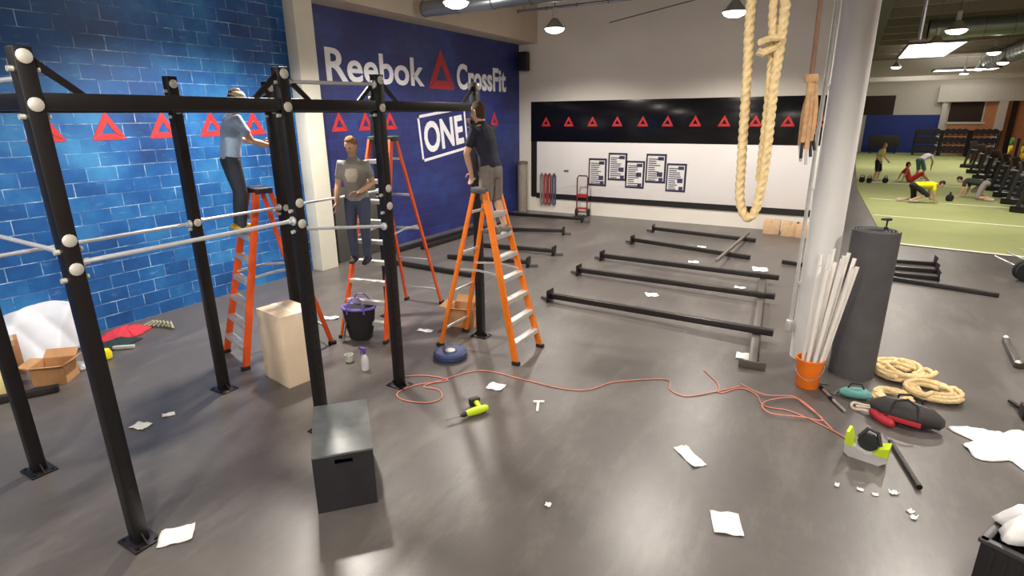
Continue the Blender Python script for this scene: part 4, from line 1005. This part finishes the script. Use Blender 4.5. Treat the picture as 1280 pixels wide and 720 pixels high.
# added glowing slabs standing in for lamp glare on white surfaces far away
GLARE = emit('lamp_glare_glow', (255, 250, 240), 2.2)
for i, (cx, cy, sx, sy, lb) in enumerate(((3.55, 46, 2.7, 10, 'large glowing slab standing in for lamp glare under the far ceiling'), (6.4, 52.5, 3.6, 2.2, 'glowing slab standing in for lamp glare above the far wall'))):
    r = thing('glare_panel', lb, 'glare panel', (cx, cy, 6.75 if i == 0 else 5.9)); b = MB(); b.box((0, 0, 0), (sx, sy, .06), bev=.01); b.build('glow_slab', GLARE, r)
    for s in (-1, 1):
        b = MB(); b.box((s*sx/2, 0, .03), (.08, sy+.1, .14)); b.build('frame_bar', GREYM, r)
        b = MB(); b.box((0, s*sy/2, .03), (sx-.08, .08, .14)); b.build('frame_bar', GREYM, r)

# ------------------------------------------------------------------ high bay lamps
LENS = emit('lamp_lens', (255, 248, 236), 6)
LAMPM = mat('lamp_bell', (176, 176, 172), .4, .4)
proto = None
def lamp(x, y, z, label, watt, col=(1, .93, .84), visible=True, size=150):
    global proto
    if proto is None:
        r = thing('high_bay_lamp', label, 'lamp', (x, y, z), 0, 'high bay ceiling lamps')
        b = MB(); b.lathe([(.05, .25), (.09, .22), (.13, .16), (.2, .08), (.265, .015), (.265, 0), (.25, 0), (.18, .08), (.1, .14), (.01, .15)], (0, 0, 0), 28); b.build('bell', LAMPM, r)
        b = MB(); b.lathe([(.001, -.11), (.12, -.098), (.21, -.06), (.25, -.004), (.248, .02), (.001, .03)], (0, 0, 0), 28); b.build('lens', LENS, r)
        b = MB(); b.lathe([(.001, .24), (.055, .24), (.06, .27), (.06, .46), (.03, .49), (.001, .49)], (0, 0, 0), 20); b.build('ballast', mat('lamp_ballast', (222, 220, 214), .4), r)
        b = MB(); b.tube([(0, 0, .48), (0, 0, CZ-5.2)], .012, 8); b.build('drop_rod', GREYM, r); proto = r
    else: r = dup(proto, (x, y, z), 0, label)
    if watt:
        L = bpy.data.lights.new('lamp_light', 'SPOT'); L.energy = watt; L.color = col; L.spot_size = math.radians(size); L.spot_blend = .55 if size < 160 else .25; L.shadow_soft_size = .16
        o = bpy.data.objects.new('lamp_light', L); C.objects.link(o); o.location = (x, y, z-.13)
        L2 = bpy.data.lights.new('lamp_spill', 'POINT'); L2.energy = watt*.02; L2.color = col; L2.shadow_soft_size = .1
        o = bpy.data.objects.new('lamp_spill', L2); C.objects.link(o); o.location = (x, y, z-.23)
W = 780
lamp(-6.85, 14.0, 5.2, 'high bay lamp hanging near the corner of navy and cream walls', W*.68)
lamp(-2.52, 14.0, 5.2, 'high bay lamp hanging in front of the grey upper back wall', W*.8)
q = G(570, 3, 5.25); lamp(q.x, q.y, 5.25, 'high bay lamp cut by the top edge above the round duct', W*.7)
for i, (x, y, w) in enumerate(((-6.9, 5.7, 1.75), (-2.4, 9.2, .9), (1.9, 9.6, .9), (1.9, 13.8, .6), (-7.0, .2, .35), (-2.6, .6, .4), (2.6, 4.4, .8), (-1.8, -2.6, 1.3), (2.2, -2.6, 1.3), (6.4, 9, .5))):  # unseen lamps; the wide pair behind the camera is added as fill light
    lamp(x, y, 5.2, 'unseen high bay lamp placed above the near floor outside the photo', W*w, size=174 if y < -2 else 150)
for i, (x, y, lb) in enumerate(((2.12, 20.4, 'nearest high bay lamp above the turf'), (2.02, 24.0, 'second nearest high bay lamp above the turf'), (1.75, 40, 'high bay lamp far down the hall next to the column'), (6.1, 50, 'left lamp of the far row before the back opening'), (6.15, 45, 'middle lamp of the far row before the back opening'), (6.4, 40, 'right lamp of the far row near the hall side'),
                                (6.2, 21, 'high bay lamp over the machines outside the photo'), (4.9, 33, 'high bay lamp over the far machines'))):
    lamp(x, y, 5.2 if i < 2 else 5.5, lb, W*.8)

# ------------------------------------------------------------------ far gym: machines and people
def treadmill(label, loc, rz, first=[None]):
    if first[0]: return dup(first[0], loc, rz, label)
    r = thing('treadmill', label, 'treadmill', loc, rz, 'row of machines beside the turf')
    b = MB(); b.box((0, 0, .12), (.8, 1.9, .2), bev=.03); b.build('deck', BLK, r)
    b = MB(); b.box((0, -.1, .225), (.5, 1.6, .012)); b.build('belt', RUB, r)
    for s in (-1, 1):
        b = MB(); b.bar((s*.38, .75, .2), (s*.36, .6, 1.25), .07, .1, up=(0, 1, 0)); b.build('upright', DKPL, r)
        b = MB(); b.tube([(s*.37, .62, 1.05), (s*.37, .1, .98)], .025, 8); b.build('handrail', GREYM, r)
    b = MB(); b.box((0, .62, 1.3), (.8, .1, .34), rot=(-.4, 0, 0), bev=.03); b.build('console', DKPL, r)
    first[0] = r; return r
for i, y in enumerate((23.2, 25.2, 27.2, 29.4, 31.8, 34.4, 37.4, 41)):
    treadmill('black treadmill in the row beside the turf, %s' % ('nearest to the camera', 'second nearest', 'third nearest', 'fourth nearest', 'fourth from the far end', 'third from the far end', 'second from the far end', 'at the far end')[i], (5.75+.055*(y-23.2), y, 0), math.radians(62))
def rack(label, loc):
    r = thing('storage_rack', label, 'rack', loc, 0, 'dark racks before the far wall')
    for sx in (-.75, .75):
        for sy in (-.3, .3): b = MB(); b.box((sx, sy, .9), (.08, .08, 1.8)); b.build('upright', BLK, r, False)
    for z in (.25, .85, 1.45):
        b = MB(); b.box((0, 0, z), (1.5, .62, .05)); b.build('shelf', BLK2, r, False)
        for k in range(4):
            b = MB(); b.lathe([(.02, -.12), (.2, -.12), (.22, 0), (.2, .12), (.02, .12)], (-.5+.33*k, 0, z+.25), 16, 'Y'); b.build('ball', mat('rack_ball', (40, 38, 44), .6), r)
    return r
rk = rack('dark equipment rack standing left before the far wall', (5.0, 52, 0))
dup(rk, (6.6, 52, 0), 0, 'dark equipment rack second from the left before far wall'); dup(rk, (8.2, 51.5, 0), 0, 'dark equipment rack nearest the tan wall')
r = thing('plate_tree', 'yellow and black plate tree by the tan wall', 'plate rack', (8.6, 44, 0)); b = MB(); b.box((0, 0, .05), (.8, .6, .1)); b.box((0, 0, .8), (.12, .12, 1.5)); b.build('stand', BLK, r)
for z, c in ((.5, (210, 180, 40)), (1.0, (220, 196, 60)), (1.35, (60, 110, 50))):
    for s in (-1, 1): b = MB(); b.lathe([(.03, -.06), (.24, -.06), (.24, .06), (.03, .06)], (s*.3, 0, z), 20, 'X'); b.build('plate', mat('plate_%d' % c[0], c, .6), r)
# low dark bench on blue wall
r = thing('bench', 'dark bench standing before the blue far wall', 'bench', (2.4, 53.5, 0)); b = MB(); b.box((0, 0, .9), (2.0, .5, .9), bev=.04); b.build('pad', mat('olive_pad', (50, 44, 36), .6), r); b = MB(); b.box((-.8, 0, .22), (.1, .45, .44)); b.box((.8, 0, .22), (.1, .45, .44)); b.build('leg', BLK, r)

TEE = lambda n, c: cl(n, c)
stand = dict(pelvis=(0, 0, .95), chest=(0, .05, 1.27), neck=(0, .1, 1.47), head=(0, .16, 1.6), el_r=(.3, .05, 1.12), wr_r=(.32, .22, .92), el_l=(-.3, .05, 1.12), wr_l=(-.32, .22, .92),
             kn_r=(.13, .06, .5), an_r=(.15, .0, .09), kn_l=(-.13, .06, .5), an_l=(-.15, 0, .09))
crouch = dict(pelvis=(0, -.38, .6), chest=(0, -.02, .62), neck=(0, .22, .66), head=(0, .38, .66), face=(0, .6, -.8), el_r=(.24, .14, .36), wr_r=(.22, .2, .1), hd_r=(0, 1, -.3), el_l=(-.24, .14, .36), wr_l=(-.22, .2, .1), hd_l=(0, 1, -.3),
              kn_r=(.16, -.02, .3), an_r=(.16, -.46, .12), kn_l=(-.16, -.3, .1), an_l=(-.16, -.75, .1))
sit = dict(pelvis=(0, 0, .12), chest=(0, -.16, .44), neck=(0, -.18, .63), head=(0, -.14, .78), el_r=(.3, -.3, .32), wr_r=(.3, -.36, .08), hd_r=(0, -.6, -.3), el_l=(-.3, -.3, .32), wr_l=(-.3, -.36, .08), hd_l=(0, -.6, -.3),
           kn_r=(.16, .4, .42), an_r=(.16, .72, .09), kn_l=(-.16, .42, .4), an_l=(-.16, .76, .09))
bend = dict(pelvis=(0, -.1, .9), chest=(0, .22, 1.05), neck=(0, .42, 1.12), head=(0, .56, 1.1), face=(0, .8, -.6), el_r=(.26, .36, .78), wr_r=(.22, .38, .52), hd_r=(0, .1, -1), el_l=(-.26, .36, .78), wr_l=(-.22, .38, .52), hd_l=(0, .1, -1),
            kn_r=(.14, .06, .48), an_r=(.15, 0, .09), kn_l=(-.14, .06, .48), an_l=(-.15, 0, .09))
DH = cl('dark_hair', (40, 30, 26)); WSH = cl('white_shoe', (200, 196, 190)); BLKC = cl('black_shorts', (34, 32, 36))
fl = lambda x, y: (*G(x, y)[:2], .016)
person('athlete in bright yellow shirt crouching on hands and knees on the turf', fl(1156, 254), math.radians(-78), crouch, dict(shirt=TEE('yellow_tee', (236, 224, 24)), legs=BLKC, shoe=WSH, hair=DH), voxel=.016, shorts=True)
person('athlete in white shirt and teal shorts bending over on the turf', fl(1148, 224), math.radians(-40), bend, dict(shirt=TEE('white_tee', (214, 204, 210)), legs=cl('teal_shorts', (84, 122, 128)), shoe=WSH, hair=DH), voxel=.016, shorts=True)
person('athlete in red shirt sitting on the turf behind the yellow shirt', fl(1136, 228), math.radians(-80), sit, dict(shirt=TEE('red_tee', (190, 70, 56)), legs=cl('red_shorts', (196, 46, 40)), shoe=WSH, hair=DH), voxel=.016, shorts=True)
person('athlete in tan shirt standing bent at the left side of the turf', fl(1094, 226), math.radians(-120), stand, dict(shirt=TEE('tan_tee', (196, 186, 120)), legs=BLKC, shoe=WSH, hair=cl('tan_hair', (130, 110, 70))), voxel=.016, shorts=True)
person('athlete in dark clothes crouching low near the machines', fl(1210, 249), math.radians(60), crouch, dict(shirt=TEE('dark_tee', (44, 52, 40)), legs=cl('grey_shorts', (150, 142, 140)), shoe=WSH, hair=DH), voxel=.016, shorts=True)
# kettlebells
kp = None
for i, (x, y, lb) in enumerate(((1077, 228, 'dark kettlebell leftmost beside the tan-shirted athlete'), (1086, 229, 'dark kettlebell at the feet of the tan-shirted athlete'), (1106, 229, 'dark kettlebell right of the tan-shirted athlete'), (1186, 252, 'dark kettlebell right of the yellow-shirted athlete'))):
    p = fl(x, y)
    if kp is None:
        kp = thing('kettlebell', lb, 'kettlebell', p, 0, 'kettlebells on the turf'); b = MB(); b.lathe([(.06, 0), (.1, .03), (.125, .11), (.1, .2), (.04, .235)], (0, 0, 0), 18); b.build('bell', RUB, kp)
        b = MB(); b.tube([(-.075, 0, .19), (-.085, 0, .27), (-.05, 0, .31), (.05, 0, .31), (.085, 0, .27), (.075, 0, .19)], .017, 8); b.build('handle', BLK, kp)
    else: dup(kp, p, .4*i, lb)

# ------------------------------------------------------------------ world and view
w = bpy.data.worlds.new('world'); bpy.context.scene.world = w; w.use_nodes = True
w.node_tree.nodes['Background'].inputs[0].default_value = (.6, .65, .7, 1); w.node_tree.nodes['Background'].inputs[1].default_value = .15
vs_ = bpy.context.scene.view_settings
vs_.view_transform = 'Standard'; vs_.look = 'None'; vs_.exposure = 0.42; vs_.gamma = 1; vs_.use_curve_mapping = False
